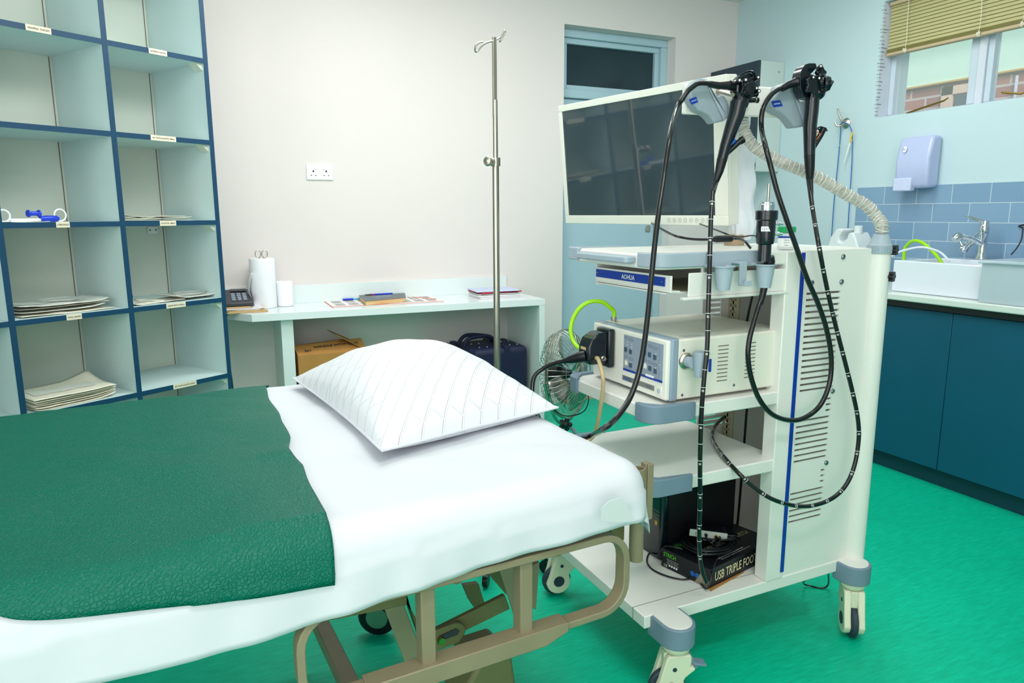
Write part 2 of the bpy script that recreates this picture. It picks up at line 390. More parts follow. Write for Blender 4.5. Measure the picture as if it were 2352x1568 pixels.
# blind
bl = thing('venetian_blind', 'cream slatted blind half lowered over the top of the window', 'blind', (XW+.05, 2.0, 2.17))
by0, by1 = WY0+.02, WY1-.012
s = MB(); ns = 14
for i in range(ns):
    z = 2.205 + i*.0185
    s.prism([(XW+.044, by0, z), (XW+.054, by0, z+.0205), (XW+.0555, by0, z+.0200), (XW+.046, by0, z-.0008)], (0, by1-by0, 0))
s.build('slats', M['ribbon'], bl)
s = MB()
for i in range(6): s.box(XW+.036, XW+.062, by0, by1, 2.184+i*.0032, 2.186+i*.0032)
s.build('stacked_slats', M['ribbond'], bl)
MB().box(XW+.032, XW+.066, by0, by1, 2.165, 2.183).build('bottom_rail', M['rail'], bl, bevel=.005)
MB().box(XW+.03, XW+.07, by0, by1, 2.437, 2.458).build('head_rail', M['rail'], bl, bevel=.003)
for (u, v) in ((2080, 110), (2250, 65), (2352,30)):
    p = atX(u, v, XW+.03)
    s = MB().tube([(XW+.028, p.y+.004, 2.44), (XW+.026, p.y, 2.33), (XW+.028, p.y-.003, 2.24), (XW+.028, p.y, 2.19)], .0018, 6)
    for k in range(5):
        q = [(XW+.024, p.y+rnd.uniform(-.012,.012), 2.175+rnd.uniform(-.014,.014)) for _ in range(5)]
        s.tube(q, .0011, 5)
    s.build('pull_cord', M['cordw'], bl)

# outside: the neighbouring brick house with pale band and small window
h = thing('brick_house', 'red brick house with mint upper wall outside the window', 'building', (6.2, 3, -.5))
HX = 6.2
pb = atX(2063, 215, HX); zb = pb.z
MB().box(HX, HX+.2, -3, 9, -.5, zb).build('brick_wall', M['brick'], h)
MB().box(HX-.02, HX+.2, -3, 9, zb+.03, 5).build('upper_wall', M['mint'], h)
MB().box(HX-.04, HX+.1, -3, 9, zb+.018, zb+.032).build('trim_strip', M['soft'], h)
a, c = atX(2172, 205, HX), atX(2226, 250, HX)
wy0, wy1 = atX(2252, 250, HX).y, a.y
hw = MB()
z1 = zb-.02; z0 = z1-.95
for (p, q, r_, t) in ((wy0-.02, wy1, z1-.07, z1), (wy0, wy0+.07, z0, z1), (wy1-.1, wy1, z0, z1), (wy0, wy1, z0, z0+.07)):
    hw.box(HX-.05, HX+.01, p, q, r_, t)
hwf = hw.build('window_frame', mat('peach_frame', (222,190,160), .6), h)
MB().box(HX-.03, HX-.02, wy0+.07, wy1-.1, z0+.07, z1-.07).build('window_pane', M['darkglass'], hwf)
hw = MB()
for k in range(3): hw.box(HX-.045, HX-.03, wy1-.32-k*.3, wy1-.305-k*.3, z0, z1)
hw.box(HX-.045, HX-.03, wy0, wy1, z1-.22, z1-.2); hw.build('glazing_bar', M['reveal'], hwf)
struct(MB().box(XW+.25, 9, -4, 10, -.55, -.5).build('ground', mat('outside_ground', (150,140,120), .9)))

# tiles behind the sink
sp = MB().box(XW-.009, XW-.001, -.6, 3.055, .9, 1.434)
spl = sp.build('tile_splashback', M['tile'])
tag(spl, 'blue-grey tiled splashback in brick bond on the wall behind the sink', 'splashback')
# shift the procedural joints so rows line up with the top edge
for n_ in M['tile'].node_tree.nodes:
    if n_.type == 'TEX_BRICK':
        l = n_.inputs['Vector'].links[0]; src = l.from_socket; mpn = M['tile'].node_tree.nodes.new('ShaderNodeVectorMath'); mpn.operation = 'ADD'
        mpn.inputs[1].default_value = (1.2275+.0+.13, .066, 0)
        M['tile'].node_tree.links.new(src, mpn.inputs[0]); M['tile'].node_tree.links.new(mpn.outputs[0], n_.inputs['Vector'])

# ------------------------------------------------------------------ counter and cabinets
XC = 3.135
cu = thing('base_cabinet', 'teal base cabinet with flat doors and dark kick board along the right wall', 'cabinet', (3.45, 1.2, 0))
CY0, CY1 = -.6, 3.05
MB().box(XC+.05, XW-.002, CY0, CY1, .09, .84).build('carcass', M['cab'], cu)
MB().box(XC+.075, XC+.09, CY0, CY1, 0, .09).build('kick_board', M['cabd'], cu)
yj = atX(2170, 900, XC+.03).y
ys = [CY1]
while ys[-1] > CY0: ys.append(ys[-1]-.5)
off = yj - min(ys, key=lambda q: abs(q-yj)); ys = [q+off for q in ys]
for i in range(len(ys)-1):
    MB().box(XC+.03, XC+.048, max(ys[i+1], CY0)+.0015, min(ys[i], CY1)-.0015, .09, .835 - (.0 if i % 2 else .0)).build('cabinet_door', M['cab'], cu, bevel=.0015)
MB().box(XC+.01, XC+.05, CY0, CY1, .84, .868).build('top_rail', M['counterd'], cu)
wt = MB().box(XC, XW-.009, CY0, CY1+.01, .868, .9).build('worktop', M['counter'], bevel=.006, seg=3)
tag(wt, 'long white worktop running over the teal cabinets', 'worktop')

# sink
a = atX(2055, 592, 3.22); b0 = atX(2250, 602, 3.22)
sk = thing('sink', 'white ceramic trough sink sitting on the worktop under the tap', 'sink', (3.4, 2.15, .9))
y0, y1, z1 = 1.965, 2.40, 1.055
s = MB()
t = .022
s.tub(3.22, 3.58, y0, y1, .901, z1, t, .02)
MB().box(3.5805, 3.70, y0, y1, .97, z1).build('tap_ledge', M['sink'], sk, bevel=.004)
s.build('basin', M['sink'], sk, bevel=.006, seg=3)
MB().cyl((3.4, 2.1, .92), (3.4, 2.1, .923), .03).build('drain', M['chrome'], sk)
# tap on the sink ledge
tp = thing('mixer_tap', 'chrome mixer tap with tilted lever behind the white sink', 'tap', (3.64, 2.22, z1))
tx, ty = 3.63, atX(2257, 560, 3.63).y
MB().lathe([(.026,0),(.027,.008),(.021,.02),(.02,.12),(.023,.125),(.023,.165),(.02,.172)], (tx,ty,z1+.001)).build('tap_body', M['chrome'], tp)
MB().cyl((tx,ty,z1+.172), (tx,ty,z1+.19), .021, .019).build('lever_cap', M['chrome'], tp)
MB().loft([(tx,ty,z1+.182), (tx-.03,ty+.035,z1+.2), (tx-.06,ty+.06,z1+.212)], [.008,.006,.007], 10).build('lever', M['chrome'], tp)
MB().loft(catmull([(tx,ty,z1+.07), (tx-.05,ty+.02,z1+.1), (tx-.1,ty+.045,z1+.115), (tx-.125,ty+.055,z1+.1)], 6), .014, 14).build('spout', M['chrome'], tp)
MB().lathe([(.018,-.012),(.021,0),(.021,.02),(.015,.028)], (tx-.125,ty+.055,z1+.105), (.5,-.2,.4)).build('aerator', M['chrome'], tp)
# second tap head lying on the ledge behind
bt = thing('bib_tap', 'small chrome bib tap leaning on the sink edge left of the mixer', 'tap', (3.6, 2.33, z1))
p = atX(2212, 568, 3.62); q = atX(2235, 548, 3.62)
MB().lathe([(.022,0),(.023,.01),(.016,.02),(.014,.05),(.018,.055),(.018,.07),(.008,.075)], p+Vector((0,0,-.012)), q-p).build('tap_body', M['chrome'], bt)
MB().cyl(q, atX(2244, 535, 3.62), .006).build('stem', M['chrome'], bt)
MB().cyl(p, p+Vector((0,.03,.045)), .008).cyl(p+Vector((0,.045,.04)), p+Vector((0,.01,.052)), .007).build('tap_handle', M['chrome'], bt)
# frosted container at the right
fc = thing('storage_container', 'frosted translucent plastic container standing on the worktop right of the sink', 'container', (3.22, 1.6, .9))
fy1 = atX(2250, 640, 3.17).y; s = MB(); fx0, fx1, fy0 = 3.165, 3.215, 1.1
fx1 = 3.5
fz = 1.07; s = MB(); fy1 = 1.925; fx0 = 3.15
s.tub(fx0, fx1, fy0, fy1, .901, fz, .003, .004)
s.build('tub', M['boxclear'], fc, bevel=.001)
MB().box(fx0-.012, fx1+.012, fy0-.012, fy1+.012, fz, fz+.014).build('lid', M['boxclear'], fc, bevel=.004)
MB().box(fx0-.018, fx0-.012, 1.55, 1.62, fz-.03, fz+.012).build('clip', M['boxclear'], fc, bevel=.002)
# jug
jg = thing('jerrycan', 'milky plastic jerrycan with hand-written words standing at the worktop end', 'jerrycan', (3.5, 2.9, .9))
jy0, jy1 = 2.768, 2.985
s = MB()
prof = [(jy1,.905),(jy1,1.09),(jy1-.02,1.15),(jy1-.055,1.195),(jy1-.09,1.2),(jy1-.1,1.185),(jy1-.075,1.15),(jy1-.08,1.125),(jy1-.1,1.12),(jy1-.13,1.145),(jy1-.14,1.175),(jy0+.05,1.18),(jy0+.03,1.15),(jy0+.008,1.1),(jy0,1.06),(jy0,.905)]
s.prism([(3.42,y,z) for y,z in prof], (.13,0,0)).build('body', M['jugm'], jg, bevel=.016, seg=3)
MB().cyl((3.485,jy0+.065,1.17), (3.485,jy0+.065,1.215), .024, .022).build('cap', M['jugm'], jg, bevel=.003)
text('NORMAL', 'handwriting', M['print'], jg, (3.4185, 2.825, 1.075), (0,-1,0), (0,0,1), width=.085, height=.022, ext=.002)
text('Hgc A', 'handwriting', M['print'], jg, (3.4185, 2.80, 1.035), (0,-1,0), (0,0,1), width=.06, height=.022, ext=.002)

# green + white hoses by the sink
def hose(name, pts, r, m_, label, cat='hose', n=10, sub=10):
    return tag(MB().tube(pts, r, n, sub).build(name, m_), label, cat)
def cord(name, pts, r, m_, parent): return MB().tube(pts, r, 6, 10).build(name, m_, parent)
gh = [atX(2078, 583, 3.3)] 
p0 = Vector((3.45, 2.44, .905))
hose('garden_hose', [atX(2076,592,3.5)-Vector((0,0,.12)), atX(2077,582,3.5), atX(2082,565,3.5), atX(2098,553,3.48), atX(2118,557,3.46), atX(2140,575,3.44), atX(2158,596,3.42), atX(2172,620,3.40), atX(2180,640,3.38)], .0085, M['lime'], 'lime green hose arching over the left rim of the white sink')
hose('drain_hose', [atX(2048,588,3.3), atX(2070,577,3.32), atX(2110,568,3.34), atX(2140,572,3.36), atX(2163,582,3.38), atX(2180,600,3.38)], .0055, M['sink'], 'thin white hose curving over the sink rim beside the green one')
hose('black_cable', [atX(2322,585,3.68), atX(2335,570,3.69), atX(2346,550,3.7), atX(2350,525,3.71), atX(2356,515,3.715), Vector((3.72,1.7,1.3))], .003, M['black'], 'thin black cable rising in front of the blue tiles right of the tap', 'cable')

# soap dispenser
sd = thing('soap_dispenser', 'lavender wall-mounted soap dispenser above the blue tiles', 'dispenser', (3.68, 2.65, 1.4))
dy0, dy1, dz0, dz1 = 2.555, 2.75, 1.41, 1.69
s = MB(); pr = [(3.728,dz0+.01),(3.65,dz0+.005),(3.632,dz0+.03),(3.628,dz0+.16),(3.655,dz1-.012),(3.67,dz1),(3.728,dz1)]
s.prism([(x,dy0,z) for x,z in pr], (0,dy1-dy0,0)); s.build('housing', M['disp'], sd, bevel=.016, seg=4)
MB().box(3.62, 3.66, dy0+.085, dy1-.003, dz0-.008, dz0+.062).build('push_button', M['disp2'], sd, bevel=.006)
MB().lathe([(.0,0),(.017,0),(.017,.002),(0,.002)], (3.634,2.70,1.625), (-1,0,.2), sy=.62).build('badge', M['white'], sd)
text('Pearl', 'badge_text', M['pblue'], sd, (3.6295,2.70,1.626), (0,-1,0), (.2,0,1), width=.022, ext=.003)

# coat hook with wires
hk = thing('wall_hook', 'brushed steel double hook on the pale wall left of the dispenser', 'hook', (XW, 3.18, 1.8))
hp = atX(1944, 283, XW)
MB().lathe([(.03,0),(.031,.004),(.024,.012),(.012,.018),(0,.02)], hp, (-1,0,0)).build('rosette', M['steel'], hk)
MB().loft(catmull([hp+Vector((-.012,0,0)), hp+Vector((-.03,.01,.015)), hp+Vector((-.04,.02,.05)), hp+Vector((-.05,.028,.085))], 6), [.006]*18+[.007], 8).build('upper_arm', M['steel'], hk)
MB().loft(catmull([hp+Vector((-.012,0,0)), hp+Vector((-.03,.005,-.012)), hp+Vector((-.05,.022,-.016)), hp+Vector((-.056,.034,.008))], 6), .006, 8).build('lower_arm', M['steel'], hk)
wr = thing('guide_wire', 'blue coiled guide wire hanging in a long loop from the steel hook', 'wire', (XW-.02, 3.15, 1.8))
MB().tube([Vector((XW-.02,3.21,.012)), Vector((XW-.02,3.21,.6)), atX(1908,570,XW-.02), atX(1916,460,XW-.02), atX(1925,370,XW-.02), atX(1931,300,XW-.02), hp+Vector((-.035,.012,-.006)), hp+Vector((-.03,-.014,0)), atX(1956,300,XW-.02), atX(1957,360,XW-.02), atX(1952,450,XW-.02), atX(1948,515,XW-.02), Vector((XW-.02,3.08,.6)), Vector((XW-.02,3.08,.012))], .0028, 6).build('wire', M['bluewire'], wr)
ct = thing('catheter', 'clear looped catheter with a yellow sleeve hanging from the steel hook', 'catheter', (XW-.03, 3.15, 1.75))
MB().tube([atX(1938,284,XW-.03), atX(1924,300,XW-.03), atX(1920,322,XW-.03), atX(1932,336,XW-.03), atX(1950,332,XW-.03), atX(1962,310,XW-.03), atX(1958,288,XW-.03), atX(1950,276,XW-.03), atX(1938,278,XW-.03)], .0012, 6).build('coil', M['clearc'], ct)
MB().cyl(atX(1958,303,XW-.03), atX(1952,328,XW-.03), .004, n=10).build('yellow_sleeve', M['yellow'], ct)
MB().cyl(atX(1952,328,XW-.03), atX(1944,356,XW-.03), .0045, n=10).cyl(atX(1944,356,XW-.03), atX(1938,374,XW-.03), .0025, n=8).build('hub', M['white'], ct)

# dark fronted wall cabinet in the corner
wc = thing('wall_cabinet', 'tall white wall cabinet with charcoal front in the far corner', 'cabinet', (3.6, 3.9, 1.6))
MB().box(3.525, XW-.002, 3.70, 4.165, 1.56, 2.262).build('cabinet_body', M['whitecab'], wc, bevel=.002)
MB().box(3.507, 3.523, 3.70, 4.165, 1.565, 2.262).build('cabinet_door', M['darkcab'], wc, bevel=.001)
MB().cyl((3.68,3.70,2.2), (3.68,3.697,2.2), .005).build('screw', M['screw'], wc)

# double wall socket
sc = thing('double_socket', 'white double wall socket with two switches on the bare wall', 'socket', (.757, YB, 1.52))
a, c = Vector((.684,0,1.479)), Vector((.831,0,1.564))
MB().box(a.x, c.x, YB-.009, YB, a.z, c.z).build('face_plate', M['white'], sc, bevel=.003)
for sx in (.722, .793):
    s = MB()
    s.box(sx-.004, sx+.004, YB-.0105, YB-.009, 1.522, 1.532)
    for dx in (-.012,.012): s.box(sx+dx-.0035, sx+dx+.0035, YB-.0105, YB-.009, 1.502, 1.506)
    s.build('socket_holes', M['print'], sc)
for sx in (.735, .78): MB().box(sx-.007, sx+.007, YB-.013, YB-.009, 1.535, 1.553).build('switch', M['white'], sc, bevel=.002)

# ------------------------------------------------------------------ cubby shelving unit (angled)
SA = R(31.4)
Sd, Td = Vector((math.cos(SA), math.sin(SA), 0)), Vector((-math.sin(SA), math.cos(SA), 0))
P0 = CAM + ray(485, 328)*3.1; P0.z = 0; P0 += Sd*.012
SM = Matrix((Sd, Td, Vector((0,0,1)))).transposed().to_4x4(); SM.translation = P0
def atS(u, v, off=0):
    q = atP(u, v, P0+Td*off, Td); return SM.inverted() @ q
su = thing('shelving_unit', 'tall pale cubby-hole shelving unit with navy blue edges standing at the left', 'shelving', P0, SA)
DEP, TH, TOP = .405, .018, 2.33
divs = [0, -.424, -.852, -1.28, -1.708]
zs = [1.946, 1.608, 1.264, .918, .566, .20]
MB(SM).box(divs[-1]-TH, 0, DEP, DEP+.006, .02, TOP).build('back_panel', M['lamback'], su)
for dx in divs:
    pn = MB(SM).box(dx-TH, dx, .002, DEP, 0, TOP).build('upright', M['lam'], su)
    MB(SM).box(dx-TH-.001, dx+.001, -.001, .002, 0, TOP).build('edge_strip', M['edge'], pn)
for i in range(4):
    x1, x0 = divs[i]-TH, divs[i+1]
    for z in zs+[TOP, .02]:
        pn = MB(SM).box(x0, x1, .002, DEP, z-TH, z).build('shelf', M['lam'], su)
        MB(SM).box(x0+.001, x1-.001, -.001, .002, z-TH-.001, z+.001).build('edge_strip', M['edge'], pn)
for i in range(4):
    sm = MB(SM)
    for j in range(len(zs)):
        zt = ([TOP]+zs)[j]-TH; sm.box(divs[i]-TH-.012, divs[i]-TH-.009, DEP-.003, DEP-.0005, zs[j], zt)
    sm.build('back_seam', M['seam'], su)
for i in (0,):
    for z in zs:
        x1 = divs[i]-TH
        MB(SM).prism([(x1-.001,.012,z-TH), (x1-.035,.012,z-TH), (x1-.001,.012,z-TH-.03)], (0,.05,0)).build('corner_bracket', M['lamback'], su)
# small fixing block seen against the back panel
q = atS(348, 528, DEP)
MB(SM).box(q.x-.022, q.x+.022, DEP-.012, DEP-.001, q.z-.016, q.z+.016).build('fixing_block', M['white'], su, bevel=.002)
MB(SM).cyl((q.x-.014,DEP-.012,q.z), (q.x-.014,DEP-.014,q.z), .004, n=10).cyl((q.x+.014,DEP-.012,q.z), (q.x+.014,DEP-.014,q.z), .004, n=10).build('block_screws', M['seam'], su)
for (s_, u0, v0, u1, v1, zi) in (('GRASPING  FORCEPS',58,62,117,73,0), ('GRASPING FORCEPS',341,116,383,122,0), ('RAT TOOTH ALLIGATOR  1800mm',346,319,404,323,1),
                            ('3 PRONGS',130,529,161,529,2), ('ALLIGATOR  1800mm',367,516,404,514,2), ('OVAL SNARE',154,743,189,740,3), ('GANNET MOUTH 1800mm',382,706,426,700,3), ('RAT TOOTH ALLIGATOR  2300mm',398,892,451,880,4)):
    q0, q1 = atS(u0, v0), atS(u1, v1); z = zs[zi]-TH/2
    lb = MB(SM).box(q0.x, q1.x, -.0022, -.001, z-.0105, z+.0105).build('name_strip', M['tag'], su)
    text(s_, 'name_text', M['print'], lb, SM @ Vector(((q0.x+q1.x)/2, -.0024, z)), Sd, (0,0,1), width=(q1.x-q0.x)*.86, height=.0065, ext=.0003, bold=.01)

# pouches and instruments on the shelves
def pouch(name, lab, cx_, cy_, z, w_, d_, rot, m_, group=None, curl=.01, seed=0, cat='pouch', coil=False, blue=False, win_=True, thick=.004, corner=0):
    Mx = SM @ Matrix.Translation((cx_, cy_, z)) @ Matrix.Rotation(rot, 4, 'Z')
    loc = Mx.translation
    t = thing(name, lab, cat, loc, SA+rot, group)
    def fn(u, v):
        x, y = (u-.5)*w_, (v-.5)*d_
        zz = .0012 + curl*(abs(u-.5)*2)**4*(.5+.5*math.sin(seed*3+u*5)) + .006*max(0, nz(x*14+seed*7, y*12, seed)) + corner*max(0,(u-.6))*max(0,(v-.55))*8
        return (x, y, zz)
    MB(Mx).grid(fn, 18, 12).build('pouch', m_, t, solid=thick*.25, sharp=60, fix=False)
    if win_:
        f2 = lambda u, v: (lambda p: (p[0], p[1], p[2]+.0022))(fn(.1+u*.75, .3+v*.32))
        MB(Mx).grid(f2, 12, 4).build('printed_label', M['film'], t, sharp=60, fix=False)
    if coil:
        for k in range(3):
            rr = .055+.007*k
            MB(Mx).tube([(.03+rr*math.cos(a)*1.1, rr*math.sin(a)*.85, .009+.002*k) for a in [i*PI/6 for i in range(12)]], .0017, 6, 4, closed=True).build('coil', M['clearc'] if k % 2 else M['silver'], t)
    if blue:
        MB(Mx).cyl((-w_*.42,0,.014), (-w_*.1,0,.014), .006, n=12).build('handle', M['white'], t)
        MB(Mx).lathe([(.016,0),(.016,.006),(.009,.009),(.009,.031),(.016,.034),(.016,.04)], (-w_*.40,-.0,.0325), (1,0,0), n=20).build('spool', M['pblueplastic'], t)
    return t
za = zs
# middle column (between divs[1] and divs[2]), shelf z index 2: blue handled snare
q = atS(85, 524); cx_ = atS(85,520,.08).x
t = thing('snare_instrument', 'blue and white plastic snare handle on the shelf marked 3 PRONGS', 'instrument', SM @ Vector((cx_,.07,za[2])), SA)
lm = Matrix.Translation(SM @ Vector((cx_,.07,za[2]))) @ Matrix.Rotation(SA, 4, 'Z') @ Matrix.Rotation(R(8), 4, 'Z')
MB(lm).cyl((-.10,0,.009), (.06,0,.009), .0055, n=12).build('shaft', M['white'], t)
MB(lm).loft([(.01,0,.012),(.03,0,.013),(.07,0,.013),(.078,0,.012)], [.009,.012,.012,.008], 12).build('slide_grip', M['pblueplastic'], t)
MB(lm).lathe([(.013,0),(.013,.005),(.008,.009),(.008,.034),(.013,.038),(.013,.043)], (-.03,.004,.032), (1,0,0), n=18).build('thumb_spool', M['pblueplastic'], t)
MB(lm).tube([(.086+.022*math.cos(a), 0, .026+.022*math.sin(a)) for a in [i*PI/5 for i in range(10)]], .003, 8, 4, closed=True).build('finger_ring', M['white'], t)
t = thing('ring_handle', 'white ringed instrument handle at the left end of the shelf marked 3 PRONGS', 'instrument', SM @ Vector((-.80,.09,za[2])), SA)
q = atS(10, 512, .05)
lm = SM @ Matrix.Translation((q.x,.05,za[2]))
MB(lm).tube([(.02*math.cos(a), 0, .024+.021*math.sin(a)) for a in [i*PI/5 for i in range(10)]], .0035, 8, 4, closed=True).build('finger_ring', M['white'], t)
MB(lm).cyl((.02,0,.006), (.13,.03,.006), .005, n=10).build('shaft', M['white'], t)
pouch('sterile_pouch', 'flat clear pouch under the blue snare handle', atS(60,525).x, .09, za[2], .2, .1, .1, M['film'], curl=.002, seed=1)
# right column, shelf index 2: flat stack
for k, (dx, dy, rt) in enumerate(((0,0,0), (.01,.02,.05), (-.015,.03,-.04))):
    pouch('sterile_pouch', ['lowest cream pouch of the pile in the right column marked ALLIGATOR', 'middle cream pouch of the pile in the right column marked ALLIGATOR', 'topmost cream pouch of the pile marked ALLIGATOR, its corner curled up'][k], -.22+dx-.02, .16+dy, za[2]+.001+.009*k, .30, .2, rt, M['pouch'], 'pouches on the shelf marked ALLIGATOR', curl=.006, seed=k+2)
# middle column index 3
for k, (dx, dy, rt) in enumerate(((0,0,.02), (-.02,.03,-.05), (.01,.05,.06), (-.01,.02,0))):
    pouch('sterile_pouch', ['lowest of the four cloudy pouches above the OVAL SNARE strip', 'second cloudy pouch from the bottom above the OVAL SNARE strip', 'third cloudy pouch from the bottom above the OVAL SNARE strip', 'topmost cloudy pouch above the OVAL SNARE strip, orange tip showing'][k], -.645+dx, .15+dy, za[3]+.001+.011*k, .34, .22, rt, M['film'] if k % 2 else M['pouch'], 'pouches above the OVAL SNARE strip', curl=.012, seed=k+6, coil=k == 3)
# right column index 3: coil pouches
pouch('sterile_pouch', 'pouch with blue spool handle at the left of the GANNET MOUTH shelf', -.345, .13, za[3]+.001, .15, .17, .2, M['pouch'], 'pouches on the GANNET MOUTH shelf', curl=.01, seed=11, blue=True, coil=False)
pouch('sterile_pouch', 'cream pouch lying flat in the middle of the GANNET MOUTH shelf', -.24, .12, za[3]+.003, .16, .15, -.2, M['pouch'], 'pouches on the GANNET MOUTH shelf', curl=.012, seed=12)
pouch('sterile_pouch', 'clear pouch with coiled catheter at the right of the GANNET MOUTH shelf', -.12, .13, za[3]+.012, .2, .18, .1, M['film'], 'pouches on the GANNET MOUTH shelf', curl=.012, seed=13, coil=True)
# middle column index 4: thick stack
for k in range(6):
    pouch('sterile_pouch', ['lowest cream pouch of the thick pile on the bottom visible shelf', 'second cream pouch from the bottom of the thick pile', 'third cream pouch from the bottom of the thick pile', 'fourth cream pouch from the bottom of the thick pile', 'fifth cream pouch, just under the top of the thick pile', 'topmost cream pouch of the thick pile, label film showing'][k], -.66+rnd.uniform(-.008,.008), .14+rnd.uniform(-.008,.008), za[4]+.001+.0085*k, .30, .24, rnd.uniform(-.05,.05), M['pouch'], 'pouches in the thick pile', curl=.016, seed=20+k*.1, win_=k == 5, corner=.02)

# ------------------------------------------------------------------ desk
ZD = .79
dl = atZ(578, 722.5, ZD); dr = atZ(1252, 686, ZD); de = atZ(524, 717, ZD)
ed = (de-dl).normalized()
back_l = dl + ed*((YB-.001-dl.y)/ed.y)
dk = thing('desk', 'long white gloss desk against the bare wall behind the bed', 'desk', (1.1, 3.9, 0))
yf = (dl.y+dr.y)/2
dl.y += .0; 
MB().prism([(dl.x,dl.y,ZD-.038), (dr.x,dr.y,ZD-.038), (dr.x,YB-.001,ZD-.038), (back_l.x,YB-.001,ZD-.038)], (0,0,.038)).build('desktop', M['desk'], dk, bevel=.001)
MB().box(.1, 1.905, YB-.018, YB-.001, ZD, .893).build('back_board', M['deskv'], dk, bevel=.001)
MB().box(dr.x-.036, dr.x, dr.y+.002, YB-.001, 0, ZD-.038).build('side_panel', M['deskv'], dk, bevel=.001)
lg = atY(645, 740, dl.y+.03); lg2 = atY(673, 740, dl.y+.03)
MB().box(lg.x, lg2.x, dl.y+.03, YB-.001, 0, ZD-.038).build('side_panel', M['deskv'], dk, bevel=.001)

def onD(x, y, z=ZD, ): return atZ(500+x/2.94, 550+y/2.94, z)
# paper roll with scissors
rp = onD(315, 424); rp.y = min(rp.y, 4.08)
rp = atY(500+315/2.94, 550+415/2.94, 4.05)
pr_ = thing('paper_towel_roll', 'tall white paper towel roll with a trailing sheet on the desk', 'paper roll', (rp.x, rp.y, ZD))
MB().lathe([(.063,.001),(.066,.006),(.066,.262),(.063,.268),(.024,.268),(.022,.20)], (rp.x,rp.y,ZD), n=40).build('roll', M['tissue'], pr_)
MB().grid(lambda u, v: Vector((rp.x-.062-.022*math.sin(PI*min(1,(1-v)*1.1))-.0*v+u*.006, rp.y-.02-.05*u, ZD+.004+.19*v)) , 8, 14).build('loose_sheet', M['tissue'], pr_, solid=.001, fix=False)
sz = ZD+.268
scs = thing('scissors', 'steel scissors standing handles-up in the paper towel roll', 'scissors', (rp.x, rp.y, ZD+.2))
for sx in (-.017, .017):
    c0 = Vector((rp.x+sx, rp.y, sz+.022))
    MB().tube([c0+Vector((.0145*math.cos(a), 0, .019*math.sin(a))) for a in [i*PI/5 for i in range(10)]], .0022, 8, 4, closed=True).build('finger_loop', M['steel'], scs)
MB().loft([(rp.x-.012,rp.y,sz+.006),(rp.x,rp.y,sz-.03),(rp.x+.004,rp.y,sz-.1)], .003, 8).loft([(rp.x+.012,rp.y,sz+.006),(rp.x,rp.y+.002,sz-.03),(rp.x-.004,rp.y+.002,sz-.1)], .003, 8).build('blades', M['steel'], scs)
r2 = atY(500+455/2.94, 550+412/2.94, 4.07)
s = MB().lathe([(.042,.001),(.045,.004),(.045,.133),(.043,.137),(.02,.137),(.018,.08)], (r2.x,r2.y,ZD), n=32).build('toilet_roll', M['tissue'])
tag(s, 'short white toilet roll standing right of the tall paper towel roll', 'paper roll')
# papers + phone
pa = onD(200, 470)
ppx, ppy = .27, 3.96
fold = MB()
s = MB().cbox((ppx,ppy,ZD+.0035), (.25,.21,.005), (0,0,.1)).build('envelope', M['manila'], bevel=.001)
tag(s, 'brown manila envelope under the papers at the left end of the desk', 'envelope')
s = MB().cbox((ppx-.005,ppy+.012,ZD+.0085), (.24,.2,.0035), (0,0,.02)).build('envelope', M['manila'])
tag(s, 'second brown envelope on top of the manila one at the desk end', 'envelope')
s = MB()
for k in range(4): s.cbox((ppx-.01+k*.004,ppy+.02,ZD+.0118+k*.0022), (.21,.19,.0012), (0,0,.06*k-.05))
s = s.build('paper_sheets', M['paper']); tag(s, 'loose white printed sheets stacked beneath the black telephone', 'papers')
s = MB().cbox((ppx-.03,ppy+.03,ZD+.0235), (.16,.16,.006), (0,0,.05)).build('notebook', M['manila'], bevel=.001); tag(s, 'tan notebook directly beneath the black telephone', 'notebook')
ph = thing('telephone', 'black desk telephone on a stack of papers beside the shelving', 'telephone', (.24, 4.0, ZD+.027), 0)
px_, py_, pz_ = .245, 4.01, ZD+.027
s = MB().prism([(px_-.095,py_-.085,pz_), (px_-.095,py_+.09,pz_), (px_-.095,py_+.09,pz_+.075), (px_-.095,py_-.085,pz_+.022)], (.19,0,0)).build('base', M['phone'], ph, bevel=.006)
s = MB()
nrm_ = Vector((0,-.053,.175)).normalized()
for i in range(3):
    for j in range(4):
        c_ = Vector((px_+.0+i*.028, py_-.055+j*.024, pz_+.022+(.03+j*.024)*.303+.003)); s.cbox(c_, (.02,.013,.008), (.294,0,0))
s.build('keypad', M['panelg'], ph, bevel=.002)
MB().cbox((px_+.03,py_+.062,pz_+.07), (.08,.03,.006), (.294,0,0)).build('display', M['blackg'], ph)
MB().loft(catmull([(px_-.07,py_-.08,pz_+.045),(px_-.07,py_-.04,pz_+.075),(px_-.07,py_+.03,pz_+.09),(px_-.07,py_+.085,pz_+.09)], 5), [.02,.017,.013,.012,.012,.012,.012,.012,.012,.012,.012,.012,.013,.016,.018,.02], 12).build('handset', M['phone'], ph)
cpts = [Vector((px_-.09,py_-.06,pz_+.01)), atP(522,712,P0+Sd*.02,Sd)]
cord('cord', [Vector((px_-.08,py_-.087,pz_+.008)), Vector((px_-.09,py_-.16,ZD+.012)), Vector((dl.x-.09,dl.y+.10,ZD+.004)), Vector((dl.x-.115,dl.y+.09,ZD-.02)), Vector((dl.x-.12,dl.y+.08,.6)), Vector((dl.x-.11,dl.y+.07,.4)), Vector((dl.x-.12,dl.y+.09,.2)), Vector((dl.x-.1,dl.y+.12,.006))], .0025, M['black'], ph)
